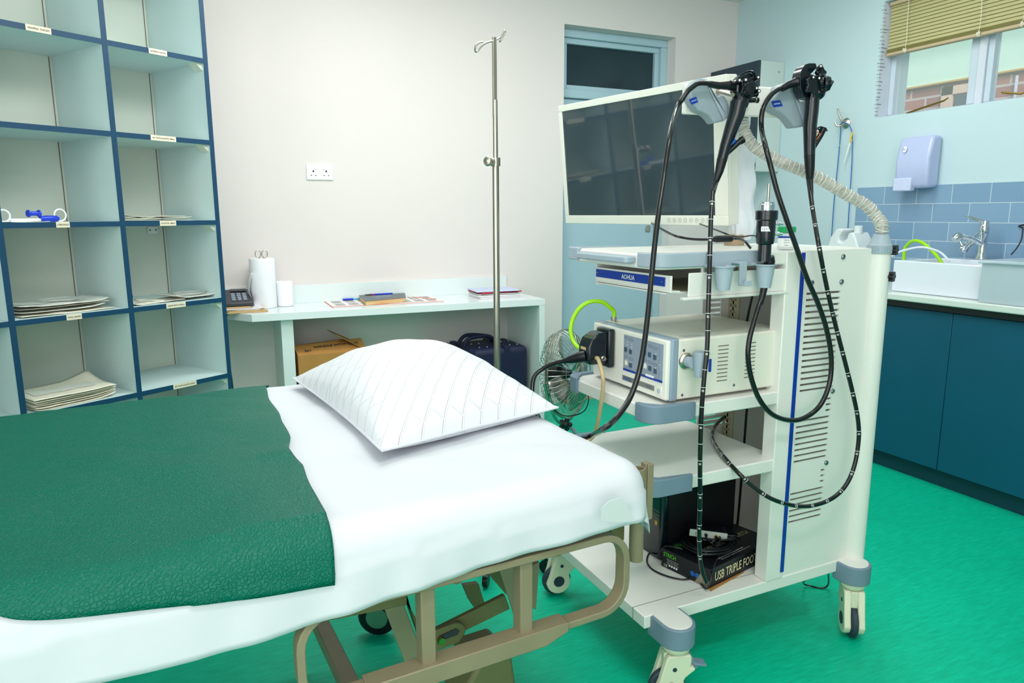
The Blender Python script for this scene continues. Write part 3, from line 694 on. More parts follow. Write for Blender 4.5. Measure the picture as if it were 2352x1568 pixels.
# desk mat calendar
mc = [onD(*q) for q in ((690,400),(775,462),(1535,422),(1390,362))]
for q in mc: q.z = ZD+.001
dm = thing('desk_calendar', 'large printed paper calendar mat lying flat on the desk', 'calendar', mc[0])
MB().prism(mc, (0,0,.0012)).build('sheet', M['paper'], dm)
def mcp(u, v, z=.0015): return (mc[0]*(1-u)+mc[3]*u)*(1-v) + (mc[1]*(1-u)+mc[2]*u)*v + Vector((0,0,z))
s = MB()
for (u0,u1,v0,v1) in ((.0,1,.0,.06), (.0,1,.92,.97), (0,.012,0,1)): s.prism([mcp(u0,v0,.0014), mcp(u0,v1,.0014), mcp(u1,v1,.0014), mcp(u1,v0,.0014)], (0,0,.0003))
s.build('red_border', M['pink'], dm)
s = MB()
for i in range(8):
    for j in range(3):
        u, v = .05+i*.118, .12+j*.27
        for k in range(5): s.prism([mcp(u,v+k*.045), mcp(u,v+k*.045+.016), mcp(u+.085,v+k*.045+.016), mcp(u+.085,v+k*.045)], (0,0,.0003))
s.build('month_grids', M['seam'], dm)
s = MB()
for i in range(6):
    c_ = mcp(.70+i*.05, .15+.11*i); s.loft([c_+Vector((.02*math.cos(a),.02*math.sin(a),.0006)) for a in [k*PI/6 for k in range(12)]], .0015, 5, closed=True)
s.build('ring_symbols', M['pink'], dm)
# book on the mat
bp0, bp1, bp2, bp3 = [onD(*q, z=ZD+.02) for q in ((925,372),(1000,425),(1268,400),(1185,345))]
bk = thing('notebook', 'thick notebook with grey cover and yellowed pages on the calendar mat', 'notebook', (bp0.x, bp1.y, ZD))
zb_ = ZD+.0035
def flat(p, z): return Vector((p.x, min(p.y, YB-.03), z))
q4 = [flat(p, zb_) for p in (bp0,bp1,bp2,bp3)]
MB().prism(q4, (0,0,.024)).build('pages', mat('yellowed_pages', (214,182,130), .7), bk, bevel=.001)
cq = [p + Vector((0,0,.024)) for p in q4]; cen = sum(cq, Vector())/4
MB().prism([cen+(p-cen)*1.03 for p in cq], (0,0,.002)).build('cover', mat('grey_green_cover', (98,106,112), .5), bk)
xd_ = (cq[2]-cq[1]).normalized()
for k, (s_, h_) in enumerate((('PAPYRUS',.016), ('HARD COVER',.011), ('ANALYSIS BOOK',.009))):
    text(s_, 'cover_text', M['white'], bk, cen+Vector((0,.045-.03*k,.0022)), xd_, (0,1,0), width=.12-.01*k, height=h_)
pe = [onD(*q, z=ZD+.036) for q in ((905,347),(1140,343))]
pe = [flat(p, ZD+.034) for p in pe]; pe[0].x = cen.x-.09; pe[1].x = cen.x+.075; pe[0].y = pe[1].y = cen.y+.09
pen = thing('ballpoint_pen', 'blue ballpoint pen with red ring lying on top of the notebook', 'pen', pe[0])
MB().cyl(pe[0]+(pe[1]-pe[0])*.32, pe[1], .005, n=10).build('barrel', M['pblueplastic'], pen)
MB().cyl(pe[0]+(pe[1]-pe[0])*.24, pe[0]+(pe[1]-pe[0])*.32, .005, n=10).build('ring', M['red'], pen)
MB().cyl(pe[0], pe[0]+(pe[1]-pe[0])*.24, .003, .005, n=10).build('tip', M['phone'], pen)
pc = [flat(onD(*q), ZD+.009) for q in ((787,386),(852,382),(918,388))]
pen = thing('marker_pen', 'blue capped marker lying flat left of the notebook', 'pen', pc[0])
MB().cyl(pc[0], pc[1], .0065, n=10).build('cap', M['pblueplastic'], pen)
MB().cyl(pc[1], pc[2], .004, n=10).build('barrel', mat('cyan_plastic', (40,170,220), .3), pen)
# magazines
mg = flat(onD(1860, 345), ZD); mg.y = 3.97; mg.x = 1.735
labs = ['lowest magazine of the stack at the right end of the desk', 'second magazine from the bottom of the desk stack', 'third magazine from the bottom of the desk stack', 'fourth magazine, with a red cover edge, near the top of the desk stack', 'topmost pale blue booklet of the magazine stack']
for k in range(5):
    s = MB().cbox((mg.x+rnd.uniform(-.008,.008), mg.y+rnd.uniform(-.008,.008), ZD+.0045+k*.0095), (.27,.2,.0075), (0,0,rnd.uniform(-.09,.06)))
    s = s.build('magazine', [M['paper'],M['paper'],M['silver'],M['red'],M['bluep']][k], bevel=.002); tag(s, labs[k], 'magazine', 'magazines stacked on the desk')

# cardboard box + suitcase under the desk
cb = thing('cardboard_box', 'open brown cardboard box with printed warning under the desk', 'box', (.72, 3.9, 0))
bx0, bx1, by0_, by1_, bz = .53, .90, 3.80, 4.12, .55
s = MB(); t = .004
s.box(bx0,bx1,by0_,by0_+t,0.001,bz).box(bx0,bx1,by1_-t,by1_,0.001,bz).box(bx0,bx0+t,by0_+t,by1_-t,0.001,bz).box(bx1-t,bx1,by0_+t,by1_-t,.001,bz).box(bx0,bx1,by0_,by1_,.001,.005)
s.build('carton', M['card'], cb)
for (lo, hi, tt) in ((bx0, (bx0+bx1)/2, .05), ((bx0+bx1)/2, bx1, .09)):
    pass
MB().prism([(bx0,by0_,bz),(bx1,by0_,bz),(bx1,by0_+.15,bz+.045),(bx0,by0_+.15,bz+.03)], (0,0,.004)).build('front_flap', M['card'], cb)
MB().prism([(bx0+.02,by1_,bz),(bx1-.05,by1_,bz),(bx1-.08,by1_-.17,bz+.05),(bx0+.04,by1_-.17,bz+.02)], (0,0,.004)).build('rear_flap', M['card'], cb)
MB().prism([(bx1,by0_+.01,bz),(bx1,by1_-.01,bz),(bx1-.16,by1_-.03,bz+.085),(bx1-.15,by0_+.1,bz+.085)], (0,0,.004)).build('side_flap', M['card'], cb)
text('HANDLE WITH CARE', 'printed_warning', M['print'], cb, (bx0+.22,by0_+.085,bz+.0275+.0055), (1,0,.03), (0,.15,.04), width=.24, height=.024, bold=.02)
s = MB(); s.box(bx0+.04, bx0+.075, by0_-.001, by0_, .4, .44); s.build('printed_symbol', M['print'], cb)
text('BH', 'printed_mark', M['print'], cb, (bx0+.06,by0_+.05,bz+.013+.006), (1,0,.03), (0,.15,.04), width=.03, height=.03)

sc_ = thing('suitcase', 'navy blue fabric suitcase with handles under the right end of the desk', 'suitcase', (1.6, 3.9, 0))
sx0, sx1, sy0, sy1, sz1 = 1.30, 1.885, 3.79, 4.13, .50
MB().box(sx0,sx1,sy0,sy1,.004,sz1).build('shell', M['navy'], sc_, bevel=.035, seg=4)
s = MB()
for zz in (.12, sz1-.06): pass
for x in (sx0+.2, sx1-.16): s.box(x, x+.035, sy0-.003, sy1, .05, sz1+.004)
s.build('straps', M['navy'], sc_, bevel=.002)
MB().tube([(sx0+.22,3.93,sz1+.003),(sx0+.25,3.93,sz1+.045),(sx0+.38,3.94,sz1+.05),(sx1-.14,3.95,sz1+.003)], .012, 8).tube([(sx0+.2,3.99,sz1+.003),(sx0+.26,4.0,sz1+.055),(sx0+.4,3.99,sz1+.04),(sx1-.15,4.0,sz1+.003)], .012, 8).build('carry_handle', M['navy'], sc_)
for x in (sx0+.1, sx0+.16, sx1-.3, sx1-.25, sx1-.1, sx1-.05):
    for y in (3.85, 3.98): MB().ball((x,y,sz1+.001), .006, n=8).build('stud', M['screw'], sc_)
for z in (.3, .2): MB().ball((sx1,3.86,z), .006, n=8).build('stud', M['screw'], sc_)

# ------------------------------------------------------------------ floor fan
fn_ = thing('floor_fan', 'chrome wire floor fan between the desk and the equipment trolley', 'fan', (1.85, 3.2, 0))
fc_ = atY(1300, 858, 3.2); fr = .235
view = Vector((fc_.x, fc_.y, 0)).normalized(); side = Vector((view.y, -view.x, 0))
ax = (side*.88 - view*.42 + Vector((0,0,.12))).normalized()
fx = Vector((0,0,1)).cross(ax).normalized(); fy_ = ax.cross(fx)
FM = Matrix((fx, fy_, ax)).transposed().to_4x4(); FM.translation = fc_
def circ(r, z, n=40): return [(r*math.cos(2*PI*k/n), r*math.sin(2*PI*k/n), z) for k in range(n)]
s = MB(FM)
for z, r in ((0,fr),(.012,fr)): s.loft(circ(r,z), .004, 6, closed=True)
s.build('outer_ring', M['steel'], fn_)
s = MB(FM)
for k in range(48):
    a = 2*PI*k/48; c_, s_ = math.cos(a), math.sin(a)
    s.loft([(.04*c_,.04*s_,.085),(fr*.55*c_,fr*.55*s_,.08),(fr*.9*c_,fr*.9*s_,.045),(fr*c_,fr*s_,.008)], .0014, 5)
for r, z in ((.06,.085),(.15,.075)): s.loft(circ(r,z), .002, 5, closed=True)
s.build('front_grille', M['steel'], fn_)
s = MB(FM)
for k in range(36):
    a = 2*PI*k/36
    for tw in (.35, -.35):
        s.loft([(.05*math.cos(a),.05*math.sin(a),-.09),(fr*.6*math.cos(a+tw*.5),fr*.6*math.sin(a+tw*.5),-.08),(fr*.92*math.cos(a+tw*.85),fr*.92*math.sin(a+tw*.85),-.045),(fr*math.cos(a+tw),fr*math.sin(a+tw),0)], .0012, 5)
s.build('rear_grille', M['steel'], fn_)
for k in range(4):
    a = k*PI/2+.4
    def bf(u, v, a=a):
        r = .05+u*.155; an = a+(v-.5)*(.9-.1*u); return Vector((r*math.cos(an), r*math.sin(an), .02+(v-.5)*.05))
    MB(FM).grid(bf, 6, 6).build('blade', M['steel'], fn_, solid=.0015, fix=False)
MB(FM).lathe([(.0,-.11),(.045,-.105),(.055,-.09),(.055,-.03),(.03,-.01),(.02,.03),(0,.035)]).build('motor', M['black'], fn_)
MB(FM).lathe([(0,.083),(.04,.084),(.04,.092),(0,.096)]).build('badge', M['steel'], fn_)
kp = FM @ Vector((0,0,0)); kb = Vector((fc_.x, fc_.y, fc_.z-fr-.03))
s = MB()
lo = fc_.z-fr-.035
base_c = Vector((fc_.x, fc_.y, 0))
s.tube([FM @ Vector((-fr-.015,0,0)), FM @ Vector((-fr*.8,fr*-.75,-.0)) , base_c+Vector((0,0,lo+.0)), FM @ Vector((fr*.8,fr*-.75,0)), FM @ Vector((fr+.015,0,0))], .008, 8)
s.build('yoke', M['steel'], fn_)
s = MB(); s.tube([base_c+Vector((0,0,lo)), base_c+Vector((.05,-.02,lo*.7)), base_c+Vector((.09,-.03,.05)), base_c+Vector((.06,-.05,.014))], .011, 10); s.build('neck', M['panelg'], fn_)
s = MB().tube([base_c+Vector((.17*math.cos(a),.17*math.sin(a),.012)) for a in [k*PI/5 for k in range(10)]], .011, 8, 5, closed=True); s.bar(base_c+Vector((-.17,0,.012)), base_c+Vector((.17,0,.012)), .02, .012); s.build('base_ring', M['black'], fn_)
s = MB(FM)
kc = FM @ Vector((-fr-.02,0,0))
kpos = Vector((fc_.x, fc_.y, lo))+ -view*.03
s2 = MB()
for k in range(5):
    a = 2*PI*k/5; s2.ball(kpos+side*(.024*math.cos(a))+Vector((0,0,.024*math.sin(a))), .014, n=10)
s2.ball(kpos, .024, n=12); s2.build('tilt_knob', M['blackg'], fn_)
cord('power_cord', [atY(1286,880,3.1), atY(1262,900,3.08), atY(1268,935,3.08), atY(1300,955,3.06), atY(1340,945,3.08), atY(1352,915,3.1), atY(1340,895,3.12), atY(1318,885,3.14)], .003, M['black'], fn_)

# ------------------------------------------------------------------ IV pole behind the bed head
IY = 2.28
iv = thing('drip_stand', 'tall stainless steel drip stand with two hooks behind the pillow', 'drip stand', (1.01, IY, 0))
ix = atY(1142, 850, IY).x
zj = atY(1140, 372, IY).z
MB().cyl((ix,IY,.09), (ix,IY,zj), .0115, n=20).build('lower_pole', M['steel'], iv)
tp_ = atY(1137, 85, IY)
MB().cyl((ix,IY,zj), (ix,IY,tp_.z-.2), .0085, n=16).build('upper_pole', M['steel'], iv)
MB().box(ix-.008, ix+.005, IY-.006, IY+.006, tp_.z-.26, tp_.z).build('top_bar', M['steel'], iv, bevel=.001)
MB().cyl((ix,IY,zj-.014), (ix,IY,zj+.014), .0165, n=20).build('collar', M['steel'], iv)
kn = Vector((ix,IY,zj)); kd = Vector((-.8,-.6,0))
MB().lathe([(.006,0),(.006,.01),(.012,.012),(.014,.018),(.009,.024),(.007,.03),(.015,.034),(.017,.042),(.013,.048),(0,.05)], kn+kd*.012, kd).build('clamp_knob', M['steel'], iv)
L_ = [(1137,92),(1128,95),(1116,99),(1106,106),(1098,116),(1093,119),(1091,113),(1093,105),(1100,98),(1110,96)]
MB().tube([atY(u,v,IY-.004*i) for i,(u,v) in enumerate(L_)], .0032, 8, 6).build('hook', M['steel'], iv)
L_ = [(1137,92),(1144,89),(1151,84),(1156,76),(1160,70),(1159,76),(1154,85),(1150,93),(1147,96)]
MB().tube([atY(u,v,IY+.004*i) for i,(u,v) in enumerate(L_)], .0032, 8, 6).build('hook', M['steel'], iv)
for k in range(5):
    a = k*2*PI/5+.3; e_ = Vector((ix+.2*math.cos(a), IY+.2*math.sin(a), .06))
    MB().bar((ix,IY,.085), e_, .022, .018).build('leg', M['steel'], iv, bevel=.002)
    MB().lathe([(.008,-.01),(.024,-.009),(.025,0),(.024,.009),(.008,.01)], e_+Vector((0,0,-.034)), (math.sin(a),-math.cos(a),0), n=18).cyl(e_, e_+Vector((0,0,-.02)), .007, n=8).build('castor', M['black'], iv)

# ------------------------------------------------------------------ BED
BA = R(3.2)
BL = Vector((.70, 1.08, 0))
BM = Matrix.Translation(BL) @ Matrix.Rotation(BA, 4, 'Z')
BI = BM.inverted()
X1, X0, Y0, Y1, ZT = .116, -2.0, 0.0, 1.06, .80
bed = thing('hospital_bed', 'taupe steel hospital bed frame beneath the white sheet', 'bed', BL, BA)
RR = .055
def drape(x, y, off=0, amp=1, flare=.06, r=RR, hang=True):
    ix_ = min(max(x, X0+r), X1-r); iy_ = min(max(y, Y0+r), Y1-r)
    dx, dy = x-ix_, y-iy_
    d_ = (abs(dx)**6+abs(dy)**6)**(1/6)
    wr_ = amp*(.007*nz(x*3.1, y*4.2, 3)+.003*nz(x*9, y*8, 5)+.004*abs(nz((x+y)*5, (x-y)*1.6, 9)))
    if d_ < 1e-7: return Vector((x, y, ZT+off+wr_))
    n_ = Vector((dx, dy, 0)).normalized(); ro = r+off
    if d_ < r*PI/2:
        a = d_/r
        return Vector((ix_,iy_,0)) + n_*(ro*math.sin(a)) + Vector((0,0,ZT-r+ro*math.cos(a)+wr_*math.cos(a)))
    e_ = d_-r*PI/2
    tpar = x if abs(dy) > abs(dx) else y
    rip = amp*min(1, e_/.06)*(.015*nz(tpar*6, 7, 2)+.008*nz(tpar*15, 3, 8))
    return Vector((ix_,iy_,0)) + n_*(ro+flare*e_+rip+ .004) + Vector((0,0,ZT-r-e_))
mb_ = MB(BM).box(X0+.02, X1-.015, Y0+.015, Y1-.015, ZT-.125, ZT-.012)
mt_ = mb_.build('mattress', mat('white_mattress_cover', (226,230,226), .7), bevel=.04, seg=4)
tag(mt_, 'thick white mattress between the sheet and the taupe bed frame', 'mattress')
EX = RR*PI/2-RR   # arc surplus
def sheetfn(u, v):
    x = (X0+.3) + u*(X1 + EX + .085 + .012*nz(v*5,1) - (X0+.3))
    xw = x+.70
    dr_ = .050+.022*max(0,min(1,(.3-xw)/.5))+.024*math.exp(-((xw-.14)/.3)**2)
    lo_ = Y0-EX-dr_-.006*nz(u*9,2); hi_ = Y1+EX+.06
    y = lo_+v*(hi_-lo_)
    return drape(x, y, .004)
sh = MB(BM).grid(sheetfn, 190, 130).build('bed_sheet', M['sheet'], sharp=180, solid=.0016, fix=False)
tag(sh, 'white cotton sheet spread over the bed with its hem hanging down', 'sheet')
# turned-back corner flap of the sheet
def Lp0(u, v, y): return BI @ atP(u, v, BM @ Vector((0,y,0)), BM.to_3x3() @ Vector((0,1,0)))
fq = [Lp0(u, v, yy) for u, v, yy in ((1381,1168,-.048),(1400,1150,-.052),(1425,1143,-.056),(1440,1160,-.060),(1459,1197,-.050),(1420,1199,-.056),(1381,1196,-.050))]
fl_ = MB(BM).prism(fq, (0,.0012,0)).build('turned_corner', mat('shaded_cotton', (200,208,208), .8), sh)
# green cover
def gedge(v):
    # x of right edge, v = 0 near hem .. 1 far
    return -.515 + .004*nz(v*12, 4) + (-.018 if v < .42 else 0) + .02*v
def greenfn(u, v):
    tl = max(0, min(1, (u*(1.15)-.72)/.43))
    lo_ = .008-.060*tl**.6 + .004*nz(u*7,9); hi_ = Y1+EX+.03+.012*nz(u*9,5)
    y = lo_+v*(hi_-lo_)
    ge = (BI @ Vector((.192, 1.1, 0))).x
    x1_ = ge-.016+.078*v+.008*nz(v*7,3)-.012*max(0,1-abs(v-.38)/.08)+(.012 if v > .9 else 0)
    x = (X0+.35)+u*(x1_-(X0+.35))
    p = drape(x, y, .010, 1.0, .05)
    p.z += .004*nz(x*5,y*3,11)*(1 if 0 < y < Y1 else .2) + .010*max(0, nz(x*2.4+3, y*3, 4))*(1 if Y0+.05 < y < Y1-.03 else 0)
    # a lifted fold near the far-left and a soft ridge at the right edge
    p.z += .012*math.exp(-((v-.38)/.03)**2)*max(0, u-.9)*6
    return p
gc = MB(BM).grid(greenfn, 170, 130).build('leatherette_cover', M['green'], sharp=180, solid=.0022, fix=False)
tag(gc, 'dark green leatherette sheet spread over the foot half of the bed', 'cover')

# pillow
pc_ = Vector((.535, 1.712, 0)); pa_ = math.atan2(-.995, .096)
PM = Matrix.Translation((pc_.x, pc_.y, .827)) @ Matrix.Rotation(pa_, 4, 'Z')
pw = thing('pillow', 'plump white pillow with quilted basket-weave cover near the bed head', 'pillow', (pc_.x, pc_.y, .812), pa_)
HA, HB, PT = .366, .238, .138
PC = [Vector((p.x,p.y,0)) for p in (atZ(674,872,.83), atZ(1000,817,.84), atZ(878,1046,.825), atZ(1281,940,.83))]
PI_ = PM.inverted()
def pilf(side):
    def fn(u, v):
        a, b_ = u*2-1, v*2-1
        ap, bq = a*(1-.075*(1-b_*b_)), b_*(1-.075*(1-a*a))
        cA, cD, cC, cB = PC
        w_ = (cA*(1-bq)+cD*(1+bq))*(1-ap)/4 + (cC*(1-bq)+cB*(1+bq))*(1+ap)/4
        q_ = PI_ @ Vector((w_.x, w_.y, .827)); x, y = q_.x, q_.y
        t_ = max(0, (1-a*a)*(1-b_*b_))**.50
        t2 = t_*(.88+.12*math.cos(a*1.2))
        wrk = .005*nz(a*4, b_*3, 2)+.003*nz(a*11, b_*9, 6)*max(0,1-t_)
        if side > 0: z = PT*t2 + wrk*min(1, t_*2.5)
        else: z = -.023*min(1, t_*2.2)
        z += .008*(abs(a)*abs(b_))**3
        return Vector((x, y, z))
    return fn
s = MB(PM).grid(pilf(1), 90, 70); s.grid(pilf(-1), 60, 50)
pob = s.build('pillow_cover', M['pillow'], pw, sharp=180)
bord = []
for k in range(160):
    t = k/160*4; i = int(t); f_ = t-i
    a, b_ = ((-1+2*f_, -1), (1, -1+2*f_), (1-2*f_, 1), (-1, 1-2*f_))[i]
    bord.append(pilf(1)((a+1)/2, (b_+1)/2))
MB(PM).loft(bord, .0028, 6, closed=True).build('piping', M['sheet'], pw)

# bed frame in local coordinates
def Lp(u, v, y): # pixel onto bed-local plane y=const
    return BI @ atP(u, v, BM @ Vector((0,y,0)), BM.to_3x3() @ Vector((0,1,0)))
ry = .01
# folded side rail: rounded-rectangle loop of flat bar
ru = Lp(1399, 1214, ry).z; rl = Lp(1300, 1415, ry).z; rx = Lp(1441, 1300, ry).x; rxl = Lp(688, 1500, ry).x
loop = []
c1 = .055; zu, zl = ru-.012, rl-.012
xr = rx-.012
def arc(cx0, cz0, a0, a1, r, n=6): return [(cx0+r*math.cos(R(a0+(a1-a0)*k/n)), ry, cz0+r*math.sin(R(a0+(a1-a0)*k/n))) for k in range(n+1)]
pts = [(rxl+c1, ry, zu)] + arc(xr-c1, zu-c1, 90, 0, c1) + arc(xr-c1, zl+c1, 0, -90, c1) + [(rxl+c1, ry, zl)]
left = arc(rxl+c1, zl+c1, -90, -180, c1) + arc(rxl+c1, zu-c1, 180, 90, c1)
full = [Vector(p) for p in (arc(xr-c1, zu-c1, 90, 0, c1)+arc(xr-c1, zl+c1, 0, -90, c1)+left)]
rail = MB(BM)
def rectloop(s, pts, w_, h_):
    k = len(pts); cen_ = sum(pts, Vector())/k; vs = []; fs = []
    for i, p in enumerate(pts):
        d_ = (pts[(i+1) % k]-pts[i-1]).normalized(); n_ = Vector((d_.z,0,-d_.x))
        vs += [p+n_*h_/2+Vector((0,w_/2,0)), p+n_*h_/2-Vector((0,w_/2,0)), p-n_*h_/2-Vector((0,w_/2,0)), p-n_*h_/2+Vector((0,w_/2,0))]
    for i in range(k):
        for j in range(4): fs.append((i*4+j, i*4+(j+1) % 4, ((i+1) % k)*4+(j+1) % 4, ((i+1) % k)*4+j))
    s.add(vs, fs)
rectloop(rail, full, .03, .014)
rl_ = rail.build('side_rail', M['bedm'], bed, bevel=.002)
x_a = Lp(795, 1560, ry).x; x_b = Lp(1295, 1420, ry).x
MB(BM).prism([(x_a+.03, ry-.019, zl+.011), (x_b, ry-.019, zl+.011), (x_b, ry-.019, zl-.008), (x_b-.05, ry-.019, zl-.024), (x_a+.03, ry-.019, zl-.024)], (0,.038,0)).build('rail_sleeve', M['bedm'], rl_, bevel=.002)
for u0 in (980, 1205):
    xx = Lp(u0, 1400, ry).x
    MB(BM).box(xx-.013, xx+.013, ry-.008, ry+.022, zl+.005, zu+.0).build('rail_post', M['bedm'], rl_, bevel=.002)
# sockets at the head
pz0 = Lp(1455, 1290, .10)
for yy in (.10, .97):
    zt_, zb2 = .755, .545
    xx = Lp(1464, 1150, .10).x if yy < .5 else Lp(1464, 1150, .10).x
    s = MB(BM); n_ = 24
    s.lathe([(.0155,zb2),(.0155,zt_),(.0115,zt_),(.0115,zt_-.03),(0,zt_-.03)], (xx,yy,0)); s.build('head_socket', M['bedm'], bed, sharp=30)
    MB(BM).box(xx+.016, xx+.032, yy-.004, yy+.012, zt_-.10, zt_+.008).box(xx+.02, xx+.036, yy-.008, yy-.004, zt_-.12, zt_+.006).build('socket_bracket', M['bedm'], bed, bevel=.001)
xh = Lp(1464, 1150, .10).x
MB(BM).box(xh-.05, xh-.016, .12, .95, .585, .64).build('head_crossbar', M['bedd'], bed, bevel=.003)
# main side beams (under the mattress)
for yy in (.16, .88):
    MB(BM).box(-2.0, xh-.05, yy, yy+.03, .60, .655).build('side_beam', M['bedd'], bed, bevel=.003)
for xx in (-1.6, -1.1, -.6, -.2): MB(BM).box(xx, xx+.03, .19, .88, .62, .65).build('cross_member', M['bedd'], bed, bevel=.002)
MB(BM).box(-2.0, X1-.03, .06, 1.0, .66, .672).build('deck', M['bedd'], bed)
for u0, v0 in ((1305,1250),(1336,1242)):
    q = Lp(u0, v0, .158); MB(BM).ball((q.x,.158,.63), .014, (1,.4,1), 12).build('rivet', M['bedm'], bed)
# A-shaped legs and linkage
def plate(pts, y_, th, name, m_=M['bedm'], bev=.002):
    q = [Lp(u, v, y_) for u, v in pts]; return MB(BM).prism([(p.x,y_,p.z) for p in q], (0,th,0)).build(name, m_, bed, bevel=bev)
plate([(866,1352),(912,1346),(972,1505),(930,1520)], .20, .006, 'leg_plate')
plate([(928,1350),(935,1385),(975,1450),(975,1505),(968,1495)], .23, .004, 'leg_web', M['bedd'])
plate([(1140,1285),(1180,1275),(1216,1425),(1190,1440)], .22, .006, 'leg_plate')
plate([(1115,1310),(1150,1290),(1165,1368)], .30, .004, 'leg_web', M['bedd'])
plate([(1219,1300),(1240,1290),(1232,1400),(1218,1395)], .34, .03, 'upright_post', M['bedm'])
plate([(1000,1446),(1160,1366),(1172,1398),(1062,1452),(1000,1470)], .30, .012, 'link_arm', M['bedd'])
plate([(1000,1448),(1045,1431),(1060,1432),(1070,1442),(1068,1456),(1055,1475),(1000,1496)], .28, .01, 'slotted_link', M['bedd'])
plate([(1010,1461),(1048,1444),(1056,1449),(1050,1458),(1012,1472)], .277, .002, 'link_slot', M['phone'], 0)
q = Lp(1013, 1470, .275); MB(BM).lathe([(.009,.0),(.009,.008)], (q.x,.276,q.z), (0,-1,0), n=6).build('hex_bolt', M['brass'], bed)
plate([(1000,1332),(1140,1298),(1160,1262),(1000,1300)], .19, .01, 'pivot_plate', M['bedd'])
q = Lp(1050, 1325, .188); MB(BM).lathe([(.014,0),(.014,.003),(.006,.003),(.006,.008),(0,.008)], (q.x,.188,q.z), (0,-1,0), n=24).build('pivot_boss', M['bedm'], bed)
plate([(1065,1345),(1100,1340),(1115,1390),(1092,1398),(1080,1380)], .62, .02, 'far_leg', M['bedd'])
plate([(700,1425),(935,1368),(935,1390),(700,1437)], .17, .01, 'lower_beam', M['bedd'])
# lower chassis standing on castors
for yy in (.22, .86):
    MB(BM).box(-1.75, -.35, yy, yy+.04, .15, .19).build('chassis_rail', M['bedm'], bed, bevel=.003)
    for xx in (-1.65, -.95):
        w0 = (xx, yy+.02, .065)
        cw = MB(BM).lathe([(.02,-.014),(.055,-.014),(.064,-.008),(.064,.008),(.055,.014),(.02,.014)], w0, (0,1,0), n=28).build('castor_wheel', M['black'], bed)
        MB(BM).lathe([(.0,-.016),(.03,-.016),(.03,.016),(0,.016)], w0, (0,1,0), n=20).build('wheel_hub', M['steel'], cw)
        MB(BM).box(xx-.02, xx+.02, yy-.003, yy+.003, .06, .15).box(xx-.02, xx+.02, yy+.037, yy+.043, .06, .15).build('castor_fork', M['bedm'], bed)
for (xa, xb) in ((-1.2,-1.5), (-.95,-1.1)):
    for yy in (.24, .88): MB(BM).bar((xa,yy,.61), (xb,yy,.18), .035, .02, (0,1,0)).build('scissor_leg', M['bedd'], bed, bevel=.002)
for xx in (-1.7, -.4): MB(BM).box(xx, xx+.04, .24, .88, .15, .19).build('chassis_crossbar', M['bedm'], bed, bevel=.003)
p = atZ(1130, 1520, .33)
q = BI @ p
MB(BM).prism([(q.x-.07,q.y,.19),(q.x-.06,q.y,.29),(q.x-.03,q.y,.335),(q.x+.05,q.y,.335),(q.x+.07,q.y,.19)], (0,.12,0)).build('pedal_housing', M['bedd'], bed, bevel=.01, seg=3)
MB(BM).bar((q.x-.07,q.y+.05,.21), (q.x-.25,q.y+.05,.2), .03, .03).build('pedal_bar', M['bedm'], bed, bevel=.003)
# far castor visible through the frame
q = BI @ atZ(868, 1415, .06)
cw = MB(BM).lathe([(.02,-.014),(.05,-.014),(.06,-.008),(.06,.008),(.05,.014),(.02,.014)], (q.x,q.y,.062), (.5,.8,0), n=28).build('castor_wheel', M['black'], bed)
MB(BM).lathe([(0,-.016),(.034,-.016),(.034,.016),(0,.016)], (q.x,q.y,.062), (.5,.8,0), n=24).build('wheel_hub', M['steel'], cw)
MB(BM).cyl((q.x,q.y,.12),(q.x,q.y,.62),.012).build('castor_stem', M['bedd'], bed)

# ------------------------------------------------------------------ EQUIPMENT TROLLEY
ct_ = thing('equipment_trolley', 'cream medical equipment trolley with grey corner bumpers and blue stripe', 'trolley', (1.4, 1.6, 0))
CXF, CXR, YR, YL = 1.045, 1.50, 1.41, 1.83
BZ = .235
def rounded(x0, x1, y0, y1, r, z, n=5, corners=(1,1,1,1)):
    out = []
    for i, (cx_, cy_, a0) in enumerate(((x0+r,y0+r,180),(x1-r,y0+r,270),(x1-r,y1-r,0),(x0+r,y1-r,90))):
        if corners[i]:
            for k in range(n+1): a = R(a0+90*k/n); out.append((cx_+r*math.cos(a), cy_+r*math.sin(a), z))
        else: out.append(((x0,x1,x1,x0)[i], (y0,y0,y1,y1)[i], z))
    return out
MB().box(CXF, 1.83, YR, 1.93, BZ-.036, BZ).build('base_shelf', M['cream'], ct_, bevel=.003)
MB().box(CXF-.0008, 1.50, 1.462, 1.4635, BZ-.036, BZ+.0006).build('base_seam', M['seam'], ct_)
# four corner feet with bumpers
feet = {'fr': (1.112, 1.36, -1), 'rr': (1.806, 1.385, -1), 'fl': (1.112, 1.975, 1), 'rl': (1.77, 1.975, 1)}
for k, (fx_, fy2, sg) in feet.items():
    def stad(r, z):
        pts = [(fx_-r, (YR if sg < 0 else 1.93)+(.012 if sg < 0 else -.012), z)]
        for i in range(9):
            a = R(180+180*i/8) if sg < 0 else R(180-180*i/8); pts.append((fx_+r*math.cos(a), fy2+r*math.sin(a), z))
        pts.append((fx_+r, (YR if sg < 0 else 1.93)+(.012 if sg < 0 else -.012), z)); return pts
    MB().prism(stad(.048, BZ-.06), (0,0,.058)).build('corner_bumper', M['grey'], ct_, bevel=.003)
    MB().prism(stad(.040, BZ-.03), (0,0,.0305)).build('corner_foot', M['cream'], ct_, bevel=.001)
